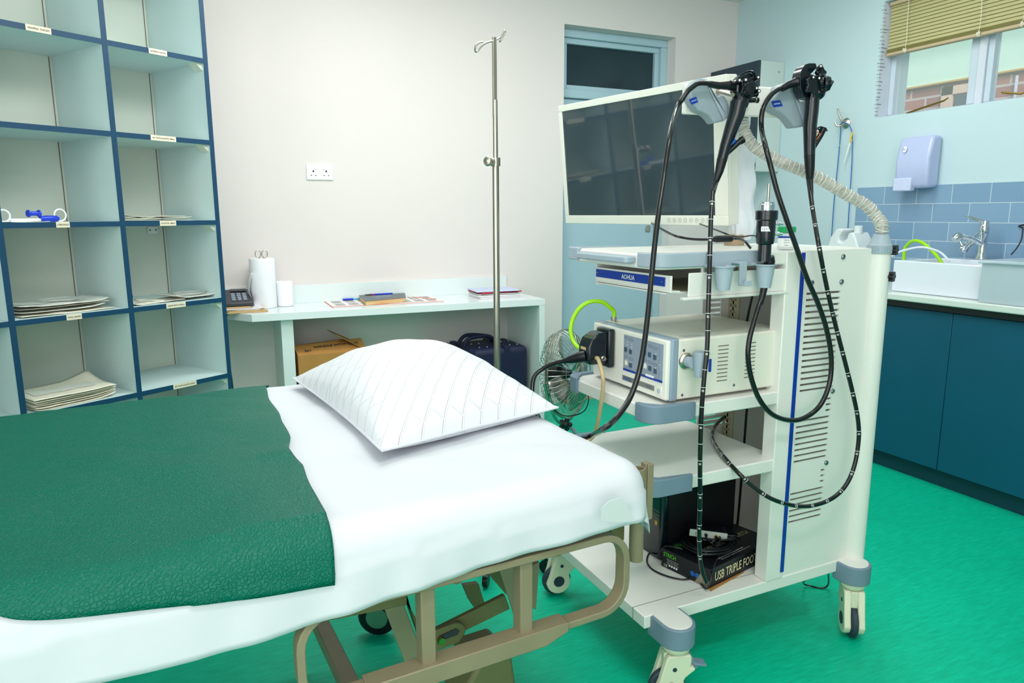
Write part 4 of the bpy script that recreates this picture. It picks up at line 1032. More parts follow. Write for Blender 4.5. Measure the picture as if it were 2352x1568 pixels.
# castors
def caster(k, ang, brake=True):
    fx_, fy2, sg = feet[k]
    B = Matrix.Translation((fx_, fy2, 0)) @ Matrix.Rotation(R(ang), 4, 'Z')
    r = .05
    hub = None
    z0 = BZ-.062
    body = MB(B)
    prof = [(-.028,z0-.022),(.03,z0-.022),(.034,z0-.03),(.034,z0-.045),(.03,z0-.058),(.042,z0-.06),(.046,z0-.066),(.03,z0-.078),(.018,z0-.088)]
    arcp = [(-.022+.042*math.cos(R(a)), .055+.042*math.sin(R(a))) for a in range(30, -190, -20)]
    poly = [(-.034, z0-.03)] + prof + arcp + [(-.05, z0-.09)]
    c_ = MB(B).prism([(x,-.030,z) for x, z in poly], (0,.020,0)).prism([(x,.010,z) for x, z in poly], (0,.020,0)).box(-.036,.028,-.0115,.0115,.098,z0-.022).build('castor_housing', M['caster'], ct_, bevel=.006, seg=3)
    MB(B).lathe([(.012,0),(.036,0),(.038,-.006),(.036,-.014),(.03,-.020)][::-1], (0,0,z0)).build('swivel_ring', M['disp2'] if 0 else M['caster'], c_)
    MB(B).lathe([(r-.02,-.0095),(r-.004,-.0095),(r,-.006),(r,.006),(r-.004,.0095),(r-.02,.0095)], (-.022,0,.0505), (0,1,0), n=36).build('tyre', M['tyre'], c_)
    MB(B).lathe([(0,-.0315),(.019,-.0315),(.019,.0315),(0,.0315)], (-.022,0,.058), (0,1,0), n=24).build('hub_cap', M['tyre'], c_)
    MB(B).lathe([(0,-.031),(.006,-.031),(.006,.031),(0,.031)], (-.012,0,z0-.06), (0,1,0), n=16).build('pivot_cap', M['tyre'], c_)
    if brake:
        bk_ = MB(B).bar((.032,0,z0-.032), (.055,0,z0-.075), .026, .012, (1,0,0)).bar((.045,0,z0-.06), (.082,0,z0-.068), .03, .007, (1,0,0)).build('brake_pedal', M['grey'], c_, bevel=.002)
    MB(B).cyl((0,0,z0-.002), (0,0,z0+.012), .013).build('stem', M['steel'], c_)
vx = math.degrees(math.atan2(1.34, 1.11))
caster('fr', vx-90+22)
caster('rr', vx+3, False)
caster('fl', 60-90+20)
caster('rl', 20)
# shelves
for zt in (.803, .607):
    MB().prism(rounded(CXF, CXR, YR, YL, .03, zt-.036), (0,0,.036)).build('shelf', M['cream'], ct_, bevel=.003)
    # curved corner bumpers that rise above the shelf
    for y0_, sg in ((YR, 1), (YL, -1)):
        outer = [(CXF+.135, y0_-sg*.008), (CXF+.035, y0_-sg*.008)]
        outer += [(CXF+.035-.043*math.sin(R(a)), y0_+sg*(.035-.043*math.cos(R(a)))) for a in (20,40,60,80,90)] + [(CXF-.008, y0_+sg*.06)]
        inner = [(CXF+.004, y0_+sg*.06), (CXF+.012, y0_+sg*.04)] + [(CXF+.04, y0_+sg*.014), (CXF+.075, y0_+sg*.010), (CXF+.135, y0_+sg*.002)]
        poly = outer+inner
        if sg < 0: poly = poly[::-1]
        MB().prism([(x,y,zt-.040) for x, y in poly], (0,0,.047)).build('shelf_bumper', M['grey'], ct_, bevel=.002)
# top
MB().prism(rounded(CXF+.006, 1.825, YR+.006, YL, .04, 1.152, corners=(1,0,0,1)), (0,0,.036)).build('top_deck', M['cream'], ct_, bevel=.004)
tb = [(1.375,YR-.004),(CXF+.05,YR-.004)] + [(CXF+.05-.054*math.sin(R(a)), YR+.05-.054*math.cos(R(a))) for a in (15,30,45,60,75,90)] + [(CXF-.004, YR+.075), (CXF+.010, YR+.075), (CXF+.016,YR+.05), (CXF+.035,YR+.02), (CXF+.055,YR+.010), (1.375,YR+.010)]
MB().prism([(x,y,1.157) for x, y in tb], (0,0,.036)).build('top_bumper', M['lgrey'], ct_, bevel=.003)
MB().prism([(CXF-.003,YL+.004,1.157),(CXF-.003,YL-.05,1.157),(CXF+.012,YL-.05,1.157),(CXF+.012,YL-.008,1.157),(CXF+.2,YL-.006,1.157),(CXF+.2,YL+.004,1.157)], (0,0,.036)).build('top_bumper', M['lgrey'], ct_, bevel=.003)
MB().prism(rounded(CXF-.028, CXF+.006, YR+.09, YL-.08, .01, 1.164), (0,0,.018)).build('front_handle', M['lgrey'], ct_, bevel=.004)
# keyboard drawer
dw = MB().box(1.10, 1.49, YR+.03, YL-.06, 1.088, 1.092).build('pull_out_tray', M['cream'], ct_, bevel=.001)
MB().box(1.148, 1.482, YR+.002, YR+.006, 1.082, 1.142).box(1.13, 1.482, YR-.004, YR+.012, 1.074, 1.082).build('tray_side', M['cream'], dw, bevel=.003)
MB().box(1.10, 1.482, YL-.064, YL-.06, 1.084, 1.15).build('tray_side', M['cream'], dw, bevel=.001)
MB().box(1.098, 1.104, YR+.01, YL-.06, 1.098, 1.136).box(1.098,1.13,YR+.01,YL-.06,1.094,1.098).build('tray_front', M['cream'], dw, bevel=.001)
bs_ = MB().box(1.0955, 1.098, YR+.03, YL-.065, 1.108, 1.131).build('brand_strip', M['blue'], dw, bevel=.002)
text('AOHUA', 'strip_text', M['white'], bs_, (1.0955, 1.60, 1.1195), (0,-1,0), (0,0,1), width=.062, height=.013, ext=.001, bold=.01)
for y in (YR+.04, YL-.075): MB().lathe([(0,0),(.003,0),(.003,.001),(0,.002)], (1.0955,y,1.1195), (-1,0,0), n=10).build('strip_screw', M['screw'], bs_)
MB().box(1.15, 1.49, YR+.045, YL-.075, 1.092, 1.0925).build('tray_liner', M['creamd'], dw)
# column frame
MB().box(1.468, 1.532, YR-.003, YR+.045, BZ, 1.187).build('front_upright', M['cream'], ct_, bevel=.003)
MB().box(1.520, 1.5325, YR-.0055, YR-.003, BZ+.02, 1.183).build('blue_stripe', M['blue'], ct_)
# slotted side panels
def slotted(y0_, y1_, name):
    slots = []
    slots += [(1.072-.0172*i, 1.556, 1.688) for i in range(17)]
    slots += [(.762-.0172*i, 1.664, 1.686) for i in range(3)]
    slots += [(.708-.0172*i, 1.552, 1.684) for i in range(8)]
    slots += [(.545-.0172*i, 1.664, 1.682) for i in range(3)]
    slots += [(.490-.0172*i, 1.548, 1.680) for i in range(6)]
    s = MB(); x0, x1 = 1.532, 1.822; zt = 1.187; hs = .0062
    for z, a, b_ in slots:
        s.box(x0, x1, y0_, y1_, z, zt); s.box(x0, a, y0_, y1_, z-hs, z); s.box(b_, x1, y0_, y1_, z-hs, z); zt = z-hs
    s.box(x0, x1, y0_, y1_, BZ, zt)
    return s.build(name, M['cream'], ct_)
slotted(YR+.004, YR+.010, 'slotted_side_panel'); slotted(YL-.02, YL-.014, 'slotted_side_panel')
MB().prism(rounded(1.70, 1.822, YR+.011, YR+.03, .008, BZ), (0,0,.95)).build('rear_channel', M['cream'], ct_, bevel=.002)
s = MB()
for (x, z) in ((1.686,1.167),(1.687,1.097),(1.572,1.099),(1.686,.78),(1.683,.563)): s.lathe([(0,0),(.0075,0),(.0075,.003),(.005,.005),(0,.0035)], (x,YR+.004,z), (0,-1,0), n=14)
s.build('panel_screws', M['screw'], ct_)
for y_ in (YR+.09, YL-.05):
    s = MB(); 
    s.box(1.630, 1.634, y_-.03, y_-.018, BZ, 1.15).box(1.630, 1.634, y_+.012, y_+.02, BZ, 1.15).box(1.630,1.634,y_-.006,y_,BZ,1.15)
    for i in range(46): s.box(1.630, 1.634, y_-.018, y_+.012, BZ+.02*i, BZ+.02*i+.012)
    s.build('perforated_upright', M['creamd'], ct_)
MB().box(1.822, 1.826, YR+.02, YL-.02, BZ, 1.15).box(1.60,1.822,YL-.03,YL-.026,.62,1.1).build('rear_panel', M['cream'], ct_)
# round column with castellated collar
kx, ky = 1.835, 1.415
MB().lathe([(.031,BZ+.0),(.031,1.172)], (kx,ky,0), n=40).build('round_column', M['cream'], ct_)
s = MB().lathe([(.033,1.172),(.033,1.196),(.029,1.200),(.021,1.226),(.018,1.228)], (kx,ky,0), n=40)
for i in range(28):
    a = 2*PI*i/28; s.bar((kx+.0335*math.cos(a),ky+.0335*math.sin(a),1.173),(kx+.0335*math.cos(a),ky+.0335*math.sin(a),1.193), .0035, .0035, (math.cos(a),math.sin(a),0))
s.build('column_collar', M['lgrey'], ct_)
for (u, v) in ((2053, 574), (2046, 635)):
    q = atY(u, v, 1.385); s = MB(); c_ = Vector((q.x+.002, 1.385, q.z)); dd = Vector((.35,-.94,0)).normalized()
    s.cyl(Vector((kx,ky,q.z))+Vector((.028,-.006,0)), c_, .005, n=10)
    sdv = Vector((-dd.y, dd.x, 0))
    for i in range(6):
        a = 2*PI*i/6; o_ = sdv*(.0105*math.cos(a))+Vector((0,0,.0105*math.sin(a))); s.cyl(c_+o_-dd*.006, c_+o_+dd*.008, .0052, n=10)
    s.cyl(c_-dd*.006, c_+dd*.008, .011, n=16)
    s.build('clamp_knob', M['black'], ct_)
MB().box(1.826,1.90,1.46,1.52,1.0,1.14).build('rear_bracket', M['cream'], ct_, bevel=.004)

# cup holders and hook on the side of the top
def cup(u, v):
    q = atY(u, v, YR-.035); o = Vector((q.x, YR-.036, 1.16))
    s = MB().lathe([(.0165,-.060),(.0235,-.004),(.0275,-.003),(.0275,0),(.0245,0),(.0215,-.004),(.0150,-.060),(.0165,-.060)], o, n=32)
    s.box(o.x-.034, o.x+.034, YR-.022, YR-.004, 1.157, 1.163)
    return s.build('cup_holder', M['lgrey'], ct_)
cup(1663, 605); cup(1758, 603)
q = atY(1697, 610, YR-.02); hx = q.x
s = MB(); s.prism([(hx-.011,YR-a_,z_) for a_, z_ in ((.004,1.168),(.038,1.168),(.038,1.114),(.052,1.114),(.052,1.122),(.058,1.122),(.058,1.108),(.032,1.108),(.032,1.162),(.004,1.162))], (.022,0,0))
s.build('side_hook', M['lgrey'], ct_, bevel=.001)

# ------------------------------------------------------------------ processor
pr_o = thing('video_processor', 'cream endoscopy processor with grey control panel on the middle shelf', 'processor', (1.3, 1.6, .803))
px0, px1, py0, py1, pz0_, pz1_ = 1.135, 1.50, 1.432, 1.795, .812, .972
MB().box(px0+.005, px1+.02, py0, py1, pz0_, pz1_).build('casing', M['casing'], pr_o, bevel=.006, seg=3)
for x in (px0+.05, px1-.03):
    for y in (py0+.05, py1-.05): MB().cyl((x,y,.8032),(x,y,pz0_),.014).build('foot', M['black'], pr_o)
MB().box(px0-.018, px0+.006, py0-.003, py1+.003, pz0_-.002, pz1_+.003).build('grey_surround', mat('silver_grey_bezel', (142,160,176), .35), pr_o, bevel=.006, seg=3)
fpx = px0-.028
MB().box(fpx, px0-.012, py0+.003, py1-.003, pz0_, pz1_-.002).build('front_fascia', M['bez'], pr_o, bevel=.005, seg=3)
def fp(u, v): return atX(1340+u/5.6, 680+v/5.6, fpx)
# panel in fascia coordinates (y decreases to the right)
cpn = MB().box(fpx-.0012, fpx, py0+.018, py0+.196, pz0_+.046, pz1_-.014)
cp = cpn.build('control_panel', M['panelg'], pr_o)
yA, yB_ = py0+.196, py0+.018; zA, zB = pz1_-.014, pz0_+.046
def pp(u, v): return Vector((fpx-.0012, yA+(yB_-yA)*u, zA+(zB-zA)*v))
MB().box(fpx-.0018, fpx-.001, yB_, yA, zB-.001, zB+.005).build('panel_stripe', M['blue'], cp)
for (u, v, w_) in ((.06,.42,0),(.19,.44,0),(.56,.34,0),(.68,.37,0),(.81,.40,0),(.08,.80,1),(.20,.83,0),(.58,.72,1),(.70,.74,0),(.83,.77,0)):
    c_ = pp(u, v*.98); b2 = MB().box(c_.x-.0016, c_.x, c_.y-.0065, c_.y+.0065, c_.z-.0065, c_.z+.0065).build('button', M['btnw'] if w_ else M['btn'], cp, bevel=.0012)
s = MB()
for (u, v) in ((.07,.08),(.2,.1),(.56,.12),(.69,.13),(.82,.15),(.06,.62),(.2,.64),(.56,.54),(.69,.56),(.82,.58)):
    c_ = pp(u, v); ring = [c_+Vector((-.0003, .0085*max(-1,min(1,1.4*math.cos(a))), .003*math.sin(a))) for a in [2*PI*k/14 for k in range(14)]]
    s.loft(ring, .0004, 4, closed=True)
s.loft([pp(.92,.05), pp(.91,.95)], .0003, 4)
s.build('panel_outlines', M['btn'], cp)
s = MB()
for (u, v) in ((.1,.2),(.22,.22),(.1,.28),(.22,.3),(.22,.36),(.83,.3),(.08,.69),(.2,.72),(.58,.63),(.83,.67),(.93,.55)): s.ball(pp(u,v), .0013, n=8)
c_ = pp(.70,.93); s.box(c_.x-.001, c_.x, c_.y-.018, c_.y+.018, c_.z-.003, c_.z+.003)
s.build('indicator_lights', M['white'], cp)
c_ = pp(.955,.68); MB().box(c_.x-.001, c_.x+.001, c_.y-.002, c_.y+.002, c_.z-.009, c_.z+.009).build('usb_port', M['chrome'], cp)
nb = MB().box(fpx-.001, fpx, py0+.052, py0+.20, pz0_+.016, pz0_+.030).build('name_bar', mat('silver_bar', (150,152,146), .35, .6), pr_o)
text('AOHUA', 'name_text', M['pblue'], nb, (fpx-.001, py0+.175, pz0_+.023), (0,-1,0), (0,0,1), width=.04, height=.009, bold=.02, ext=.0006)
text('VME-2300', 'model_text', M['pblue'], nb, (fpx-.001, py0+.075, pz0_+.023), (0,-1,0), (0,0,1), width=.025, ext=.0006)
MB().box(fpx-.003, fpx+.001, py0+.018, py0+.042, pz0_+.008, pz0_+.034).build('power_button', M['btnw'], pr_o, bevel=.002)
c_ = Vector((fpx-.0034, py0+.030, pz0_+.021))
MB().loft([c_+Vector((0,.005*math.cos(a),.005*math.sin(a))) for a in [2*PI*k/14 for k in range(14)]], .0004, 4, closed=True).loft([c_-Vector((0,0,.003)), c_+Vector((0,0,.003))], .0004, 4).build('power_symbol', M['pblue'], pr_o)
text('VME-2300', 'model_text', M['panelg'], pr_o, (fpx, py1-.035, pz1_-.018), (0,-1,0), (0,0,1), width=.03, ext=.0006)
MB().box(fpx-.0006, fpx, py1-.028, py1-.012, pz1_-.046, pz1_-.026).build('warning_sticker', M['amber'], pr_o)
# side vents + screws + clamp
M['vent'] = mat('vent_shadow', (120,112,90), .6)
for x in (1.27, 1.365):
    s = MB()
    for i in range(10): s.box(x, x+.035, py0-.0008, py0, pz0_+.036+.0105*i, pz0_+.0385+.0105*i)
    s.build('side_vent', M['vent'], pr_o)
s = MB()
for (x, z) in ((px0+.022, pz1_-.03), (px0+.022, pz0_+.012), (1.33, pz0_+.02)): s.lathe([(0,0),(.004,0),(.003,.002),(0,.002)], (x,py0,z), (0,-1,0), n=12)
s.build('side_screws', M['screw'], pr_o)
MB().box(1.17, 1.235, py0+.01, py0+.045, pz1_, pz1_+.0005).build('foil_sticker', M['silver'], pr_o)
clp = atY(1610, 835, py0-.045)
ch = thing('tube_clip', 'blue-grey tube clip on a round magnet stuck to the processor side', 'clip', (clp.x, py0-.03, clp.z-.03))
cx2, cz2 = clp.x-.012, clp.z
MB().lathe([(.022,0.0),(.022,.004),(.017,.008),(.015,.008)], (cx2,py0-.0005,cz2), (0,-1,0), n=32).build('magnet_ring', M['steel'], ch)
MB().cyl((cx2,py0-.008,cz2),(cx2,py0-.03,cz2),.014).build('stem', M['lgrey'], ch)
s = MB().loft([(cx2+.014,py0-.042,cz2-.034),(cx2+.014,py0-.042,cz2+.030)], [.015,.021], 20)
s.build('clip_body', M['lgrey'], ch, bevel=.001)
MB().box(cx2+.024,cx2+.032,py0-.0625,py0-.058,cz2-.02,cz2+.014).build('blue_sticker', M['blue'], ch, bevel=.002)

# connector box on the front of processor (belongs to left scope)
def axisM(o, fwd, up=(0,0,1)):
    z = Vector(fwd).normalized(); x = Vector(up).cross(z).normalized(); y = z.cross(x)
    X = Matrix((x,y,z)).transposed().to_4x4(); X.translation = o; return X

# ------------------------------------------------------------------ monitor
BR = atY(1675.7, 517.7, 1.66); nM = Vector((.982,.188,0)); BLm = atP(1302, 512.5, BR, nM)
wM = (BR-BLm).length; xdM = (BR-BLm).normalized(); ph_ = .10; hM = .427
upM = (Vector((0,0,1))*math.cos(ph_) - nM*math.sin(ph_)).normalized(); nF = xdM.cross(upM).normalized()
if nF.dot(CAM-BR) < 0: nF = -nF
MM = Matrix((xdM, upM, nF)).transposed().to_4x4(); MM.translation = BLm
mo = thing('monitor', 'large medical monitor with cream bezel and dark glossy screen above the trolley', 'monitor', (1.3, 1.8, 1.25))
MB(MM).box(0, wM, 0, hM, -.045, 0).build('housing', M['bez'], mo, bevel=.004)
s = MB(MM); bw, bb, bt_ = .018, .030, .022
scr = (bw+.002, wM-.05, bb, hM-bt_)
s.box(0, wM, 0, bb, 0, .006).box(0, wM, hM-bt_, hM, 0, .006).box(0, bw, bb, hM-bt_, 0, .006).box(wM-.048, wM, bb, hM-bt_, 0, .006).build('bezel', M['bez'], mo, bevel=.0015)
MB(MM).box(bw, wM-.048, bb, hM-bt_, .0002, .002).build('screen', M['screen'], mo)
s = MB(MM)
for i in range(8):
    c_ = (wM-.23+i*.0225, .015, .0063); s.loft([(c_[0]+.0065*math.cos(a), c_[1]+.0065*math.sin(a), c_[2]) for a in [2*PI*k/14 for k in range(14)]], .0004, 4, closed=True)
    s.box(c_[0]-.002, c_[0]+.002, c_[1]-.0007, c_[1]+.0007, .006, .0065)
s.build('button_symbols', M['seam'], mo)
# rear mount to the pole
pole = Vector((1.60, 1.755, 0))
mc_ = MM @ Vector((wM*.72, hM*.45, -.045))
MB().bar(mc_, Vector((pole.x, pole.y, mc_.z)), .05, .06).build('mount_arm', M['bez'], mo, bevel=.003)
stp = thing('monitor_pole', 'cream pole standing on the trolley top behind the monitor with hanger bar', 'pole', (pole.x, pole.y, 1.19))
MB().cyl((pole.x,pole.y,1.19), (pole.x,pole.y,1.61), .0195, n=32).build('pole', M['cream'], stp)
MB().cyl((pole.x,pole.y,1.1885), (pole.x,pole.y,1.222), .031, n=32).build('base_collar', mat('tan_collar', (176,152,124), .5), stp)
ba, bb2 = atZ(1575, 190, 1.635), atZ(1842, 203, 1.635)
xb = (bb2-ba).normalized(); nb_ = Vector((xb.y, -xb.x, 0)); nb_ = nb_ if nb_.dot(CAM-ba) > 0 else -nb_
HM = Matrix((xb, Vector((0,0,1)), nb_)).transposed().to_4x4(); HM.translation = ba
bwid = (bb2-ba).length; hbz = atP(1712, 266, ba, nb_).z
MB(HM).box(0, bwid, hbz-1.635, 0, -.02, 0).build('hanger_bar', M['cream'], stp, bevel=.004)
MB().bar((pole.x,pole.y,1.575), HM @ Vector((bwid*.46, -.04, -.012)), .06, .05).build('bar_bracket', M['cream'], stp, bevel=.003)
# gooseneck tube wrapped in film from column collar to pole
gpts = [Vector((kx,ky,1.229)), Vector((kx+.002,ky,1.25)), atY(2015,500,1.44), atY(1990,472,1.46), atY(1945,447,1.49), atY(1900,420,1.52), atY(1850,395,1.55), atY(1800,375,1.58), atY(1755,352,1.61), atY(1728,332,1.625), atY(1712,308,1.64), atY(1706,288,1.65), atY(1705,268,1.66)]
gn = thing('gooseneck_arm', 'curved gooseneck arm wrapped in crinkled clear film behind the scopes', 'arm', (kx,ky,1.229))
cpt = catmull(gpts, 10)
MB().loft(cpt, .013, 14).build('flexible_core', M['duct'], gn)
s = MB(); rads = [.0165+.0022*nz(i*.9,1)+.0012*nz(i*3.1,4) for i in range(len(cpt))]
for i in (0,1,2): rads[i] = .0145
s.loft(cpt, rads, 18)
s.build('film_wrap', M['wrap'], gn, sharp=25)
s = MB()
for i in range(4, len(cpt)-3, 2):
    t_ = (cpt[i+1]-cpt[i-1]).normalized(); a_ = t_.cross(Vector((0,0,1))).normalized(); b_ = t_.cross(a_)
    sk = rnd.uniform(-.5,.5)
    s.loft([cpt[i]+a_*(.0175*math.cos(q))+b_*(.0175*math.sin(q))+t_*(sk*.012*math.cos(q+i)) for q in [2*PI*k/12 for k in range(12)]], .0007+.0007*rnd.random(), 4, closed=True)
s.build('film_folds', M['film'], gn)
# thin plastic bag hanging behind
bo = Vector((1.66,1.80,0)) 
bg_ = thing('plastic_bag', 'thin white plastic bag hanging behind the monitor pole from the gooseneck', 'bag', (1.63,1.72,1.2))
bzs = [(300,1712,1722),(320,1708,1742),(360,1704,1754),(400,1702,1756),(440,1704,1752),(480,1700,1758),(520,1702,1754),(552,1706,1742)]
rows = []
for v, ua, ub in bzs:
    a_, c_ = atY(ua,v,1.70), atY(ub,v,1.70); rows.append((a_.x,c_.x,a_.z))
def bagf(u, v):
    k = v*(len(rows)-1); i = min(int(k), len(rows)-2); f_ = k-i
    xa = rows[i][0]*(1-f_)+rows[i+1][0]*f_; xb2 = rows[i][1]*(1-f_)+rows[i+1][1]*f_; z = rows[i][2]*(1-f_)+rows[i+1][2]*f_
    a = 2*PI*u; rx_ = (xb2-xa)/2
    w_ = 1+.12*math.sin(a*3+v*9)+.08*math.sin(a*7-v*14)
    return Vector(((xa+xb2)/2+rx_*math.cos(a)*w_, 1.745+.022*math.sin(a)*w_+.006*math.sin(v*20), z))
MB().grid(bagf, 40, 40).build('bag_film', M['bagp'], bg_, sharp=180, fix=True)

# ------------------------------------------------------------------ scope holders
def holder(dx, dy, which, lab):
    off = .05
    pc = HM @ Vector((0,0,off))
    def hp_(x, y, o_): return atP(1560+x/5.227, 120+y/5.227, HM @ Vector((0,0,o_)), nb_)
    if which == 0:
        right = [(300,308),(345,325),(365,370),(395,440),(430,515),(465,530),(500,515),(545,525),(580,575),(602,660),(592,780),(545,825)]
        leftp = [(300,308),(545,825),(430,850),(395,800),(360,760),(300,722),(240,700),(190,640),(140,560),(132,470),(160,400),(205,340),(250,312)]
        back = [(190,355),(140,380),(95,430),(85,520),(100,620),(170,700),(250,735),(300,742),(300,600),(240,500)]
        st = [(118,565),(205,532),(228,598),(150,630)]
    else:
        right = [(1330,362),(1368,380),(1385,440),(1425,560),(1455,590),(1500,575),(1550,585),(1575,640),(1582,740),(1560,840),(1510,890)]
        leftp = [(1330,362),(1510,890),(1390,900),(1350,840),(1310,790),(1250,740),(1180,700),(1130,660),(1110,600),(1175,500),(1205,400),(1270,368)]
        back = [(1190,400),(1120,430),(1085,500),(1090,600),(1130,690),(1200,750),(1250,768),(1250,600)]
        st = [(1105,588),(1210,572),(1245,645),(1135,662)]
    t = thing('scope_holder', lab, 'holder', hp_(*right[0], off))
    MB().prism([hp_(x,y,off) for x, y in right], nb_*-.030).build('cradle_half', M['lgrey'], t, bevel=.005, seg=3)
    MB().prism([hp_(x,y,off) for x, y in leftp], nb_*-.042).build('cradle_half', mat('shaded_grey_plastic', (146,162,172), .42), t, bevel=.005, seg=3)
    MB().prism([hp_(x,y,.012) for x, y in back], nb_*-.011).build('mounting_plate', M['cream'], t, bevel=.003)
    MB().cyl(hp_(sum(p[0] for p in leftp)/len(leftp), sum(p[1] for p in leftp)/len(leftp), off-.035), hp_(sum(p[0] for p in leftp)/len(leftp), sum(p[1] for p in leftp)/len(leftp), .004), .014).build('holder_stem', M['lgrey'], t)
    sq_ = [hp_(x,y,off+.0008) for x, y in st]
    sb = MB().prism(sq_, nb_*-.001).build('blue_sticker', M['blue'], t)
    text('AOHUA', 'sticker_text', M['white'], sb, sum(sq_, Vector())/4, (sq_[1]-sq_[0]+sq_[2]-sq_[3]), (sq_[0]-sq_[3]+sq_[1]-sq_[2]), width=(sq_[1]-sq_[0]).length*.72, ext=.0006, bold=.01)
    return t
holder(0,0,0,'light grey cradle with blue sticker holding the left endoscope beside the monitor')
holder(0,0,1,'light grey cradle with blue sticker holding the right endoscope')
pg = HM @ Vector((bwid*.30,-.04,0))
MB().cyl(atP(1648, 208, HM @ Vector((0,0,0)), nb_), atP(1683, 218, HM @ Vector((0,0,.10)), nb_), .0055, n=16).build('hanging_peg', M['steel'], stp)

# ------------------------------------------------------------------ endoscopes
def star(o, ax_, r, th, lobes=5, dep_=.28, n=60):
    X = axisM(o, ax_); pts = []
    for k in range(n):
        a = 2*PI*k/n; rr = r*(1-dep_*(.5-.5*math.cos(a*lobes))); pts.append(X @ Vector((rr*math.cos(a), rr*math.sin(a), 0)))
    return MB().prism(pts, Vector(ax_).normalized()*th)
def marks(path, radii, parent, nums, positions, rot=False):
    L_ = [0]
    for i in range(1, len(path)): L_.append(L_[-1]+(path[i]-path[i-1]).length)
    s = MB()
    for i, d_ in enumerate(positions):
        k = min(range(len(L_)), key=lambda q: abs(L_[q]-d_)); k = min(max(k,1), len(path)-2)
        t_ = (path[k+1]-path[k-1]).normalized(); p = path[k]
        s.cyl(p-t_*.0006, p+t_*.0006, radii+.0004, n=16)
        if nums[i]:
            tc_ = (CAM-p); tc_ = (tc_-t_*tc_.dot(t_)).normalized(); xd_ = t_.cross(tc_)
            up_ = t_
            if xd_.z and rot: pass
            text(nums[i], 'depth_number', M['white'], parent, p+t_*.008+tc_*(radii+.0006), -xd_ if (-xd_).cross(up_).dot(tc_) > 0 else xd_, up_, width=.0060, height=.0056, bold=.01, ext=.0006)
    s.build('depth_rings', M['white'], parent)

# ---- left scope
YS = HM @ Vector((0,0,.10))
def hs(u, v, o_=.085): return atP(u, v, HM @ Vector((0,0,o_)), nb_)
s1 = thing('endoscope', 'black endoscope with blue port mark hanging left, its tube reaching the foot switch box', 'endoscope', hs(1700,230))
def sx(x, y, o_=.085): return hs(1560+x/5.227, 120+y/5.227, o_)
nh = nb_
hcap = MB().loft([sx(718,600), sx(685,760), sx(622,930), sx(556,1130), sx(515,1290)], [.0225,.0210,.0178,.0150,.0134], 24)
hcap.build('control_handle', M['blackg'], s1)
MB().loft([sx(516,1280), sx(480,1430), sx(437,1568), atY(1638,440,1.45), atY(1636,455,1.45)], [.0138,.0112,.0072,.0064,.0050], 20).build('boot', M['black'], s1)
MB().loft([sx(770,450), sx(745,560), sx(718,640)], [.022,.0235,.0222], 24).build('control_body', M['blackg'], s1)
MB().prism([sx(x,y,.10) for x, y in ((700,330),(760,270),(830,235),(880,232),(910,260),(905,330),(900,480),(820,540),(740,540),(690,480))], nh*-.035).build('head_housing', M['blackg'], s1, bevel=.006, seg=3)
MB().tube([sx(690,350,.11), sx(740,275,.115), sx(820,232,.115), sx(890,240,.11), sx(912,300,.105)], .0028, 8).build('head_guard', M['blackg'], s1)
star(sx(820,430,.105), nh, .027, .010, 5).build('control_wheel', M['blackg'], s1, bevel=.0015)
star(sx(832,440,.117), nh, .020, .009, 5).build('control_wheel', M['blackg'], s1, bevel=.0015)
MB().lathe([(.0,.0),(.013,0),(.013,.006),(.0,.008)], sx(838,445,.126), nh).build('wheel_cap', M['black'], s1)
for (x, y, x2, y2) in ((725,335,700,365), (800,330,780,360), (950,300,905,330), (960,465,900,480), (930,430,880,440)):
    MB().cyl(sx(x2,y2,.10), sx(x,y,.125), .0058, .0050, n=14).build('switch_button', M['black'], s1)
    MB().lathe([(0,0),(.0028,0),(.0026,.0008),(0,.001)], sx(x,y,.1255), nh, n=10).build('white_mark', M['white'], s1)
for (x0_, y0_, x1_, y1_) in ((835,580,945,575),(850,520,935,500)):
    b_ = MB().cyl(sx(x0_,y0_), sx(x1_,y1_), .0062, n=16).cyl(sx(x1_-22,y1_), sx(x1_,y1_), .0078, n=16); b_.build('valve', M['black'], s1)
    MB().cyl(sx(x1_-38,y1_), sx(x1_-26,y1_), .0068, n=16).build('valve_ring', M['steel'], s1)
MB().loft([sx(560,1230,.085), sx(610,1180,.088), sx(660,1130,.09), sx(700,1090,.095), sx(752,1055,.097)], [.006,.0065,.0075,.0078,.0080], 18).build('biopsy_port', M['black'], s1)
MB().cyl(sx(735,1065,.0965), sx(772,1045,.098), .0098, n=20).build('port_cap', M['black'], s1)
MB().prism([sx(x,y,.1045) for x, y in ((672,1035),(655,1060),(620,1118),(650,1100),(685,1062))], nh*-.002).build('blue_port_mark', M['pblue'], s1)
MB().cyl(sx(690,410,.085), sx(600,395,.085), .0125, n=22).loft([sx(600,395,.085), sx(480,400,.082), sx(360,380,.08)], [.0115,.0098,.0085], 18).build('umbilical_boot', M['black'], s1)
um = [sx(480,400,.082), sx(330,372,.082), sx(230,375,.085), sx(170,410,.088), sx(100,470,.09), sx(40,560,.092), sx(-20,660,.095), atY(1541,300,1.44), atY(1526,400,1.42), atY(1514,480,1.40), atY(1504,560,1.385), atY(1495,650,1.37), atY(1487,730,1.35), atY(1478,800,1.33), atY(1466,860,1.31), atY(1446,915,1.29), atY(1415,960,1.27), atY(1385,985,1.26), atX(1360,999,.965), atX(1335,1010,.93), atX(1300,1022,.90), atX(1262,1000,.89), atX(1233,950,.89), atX(1223,918,.90), atX(1226,868,.92), atX(1248,846,.95), atX(1275,834,.975), atX(1295,829,.99)]
MB().loft(catmull(um, 8), .0066, 14).build('umbilical_cord', M['tube'], s1)
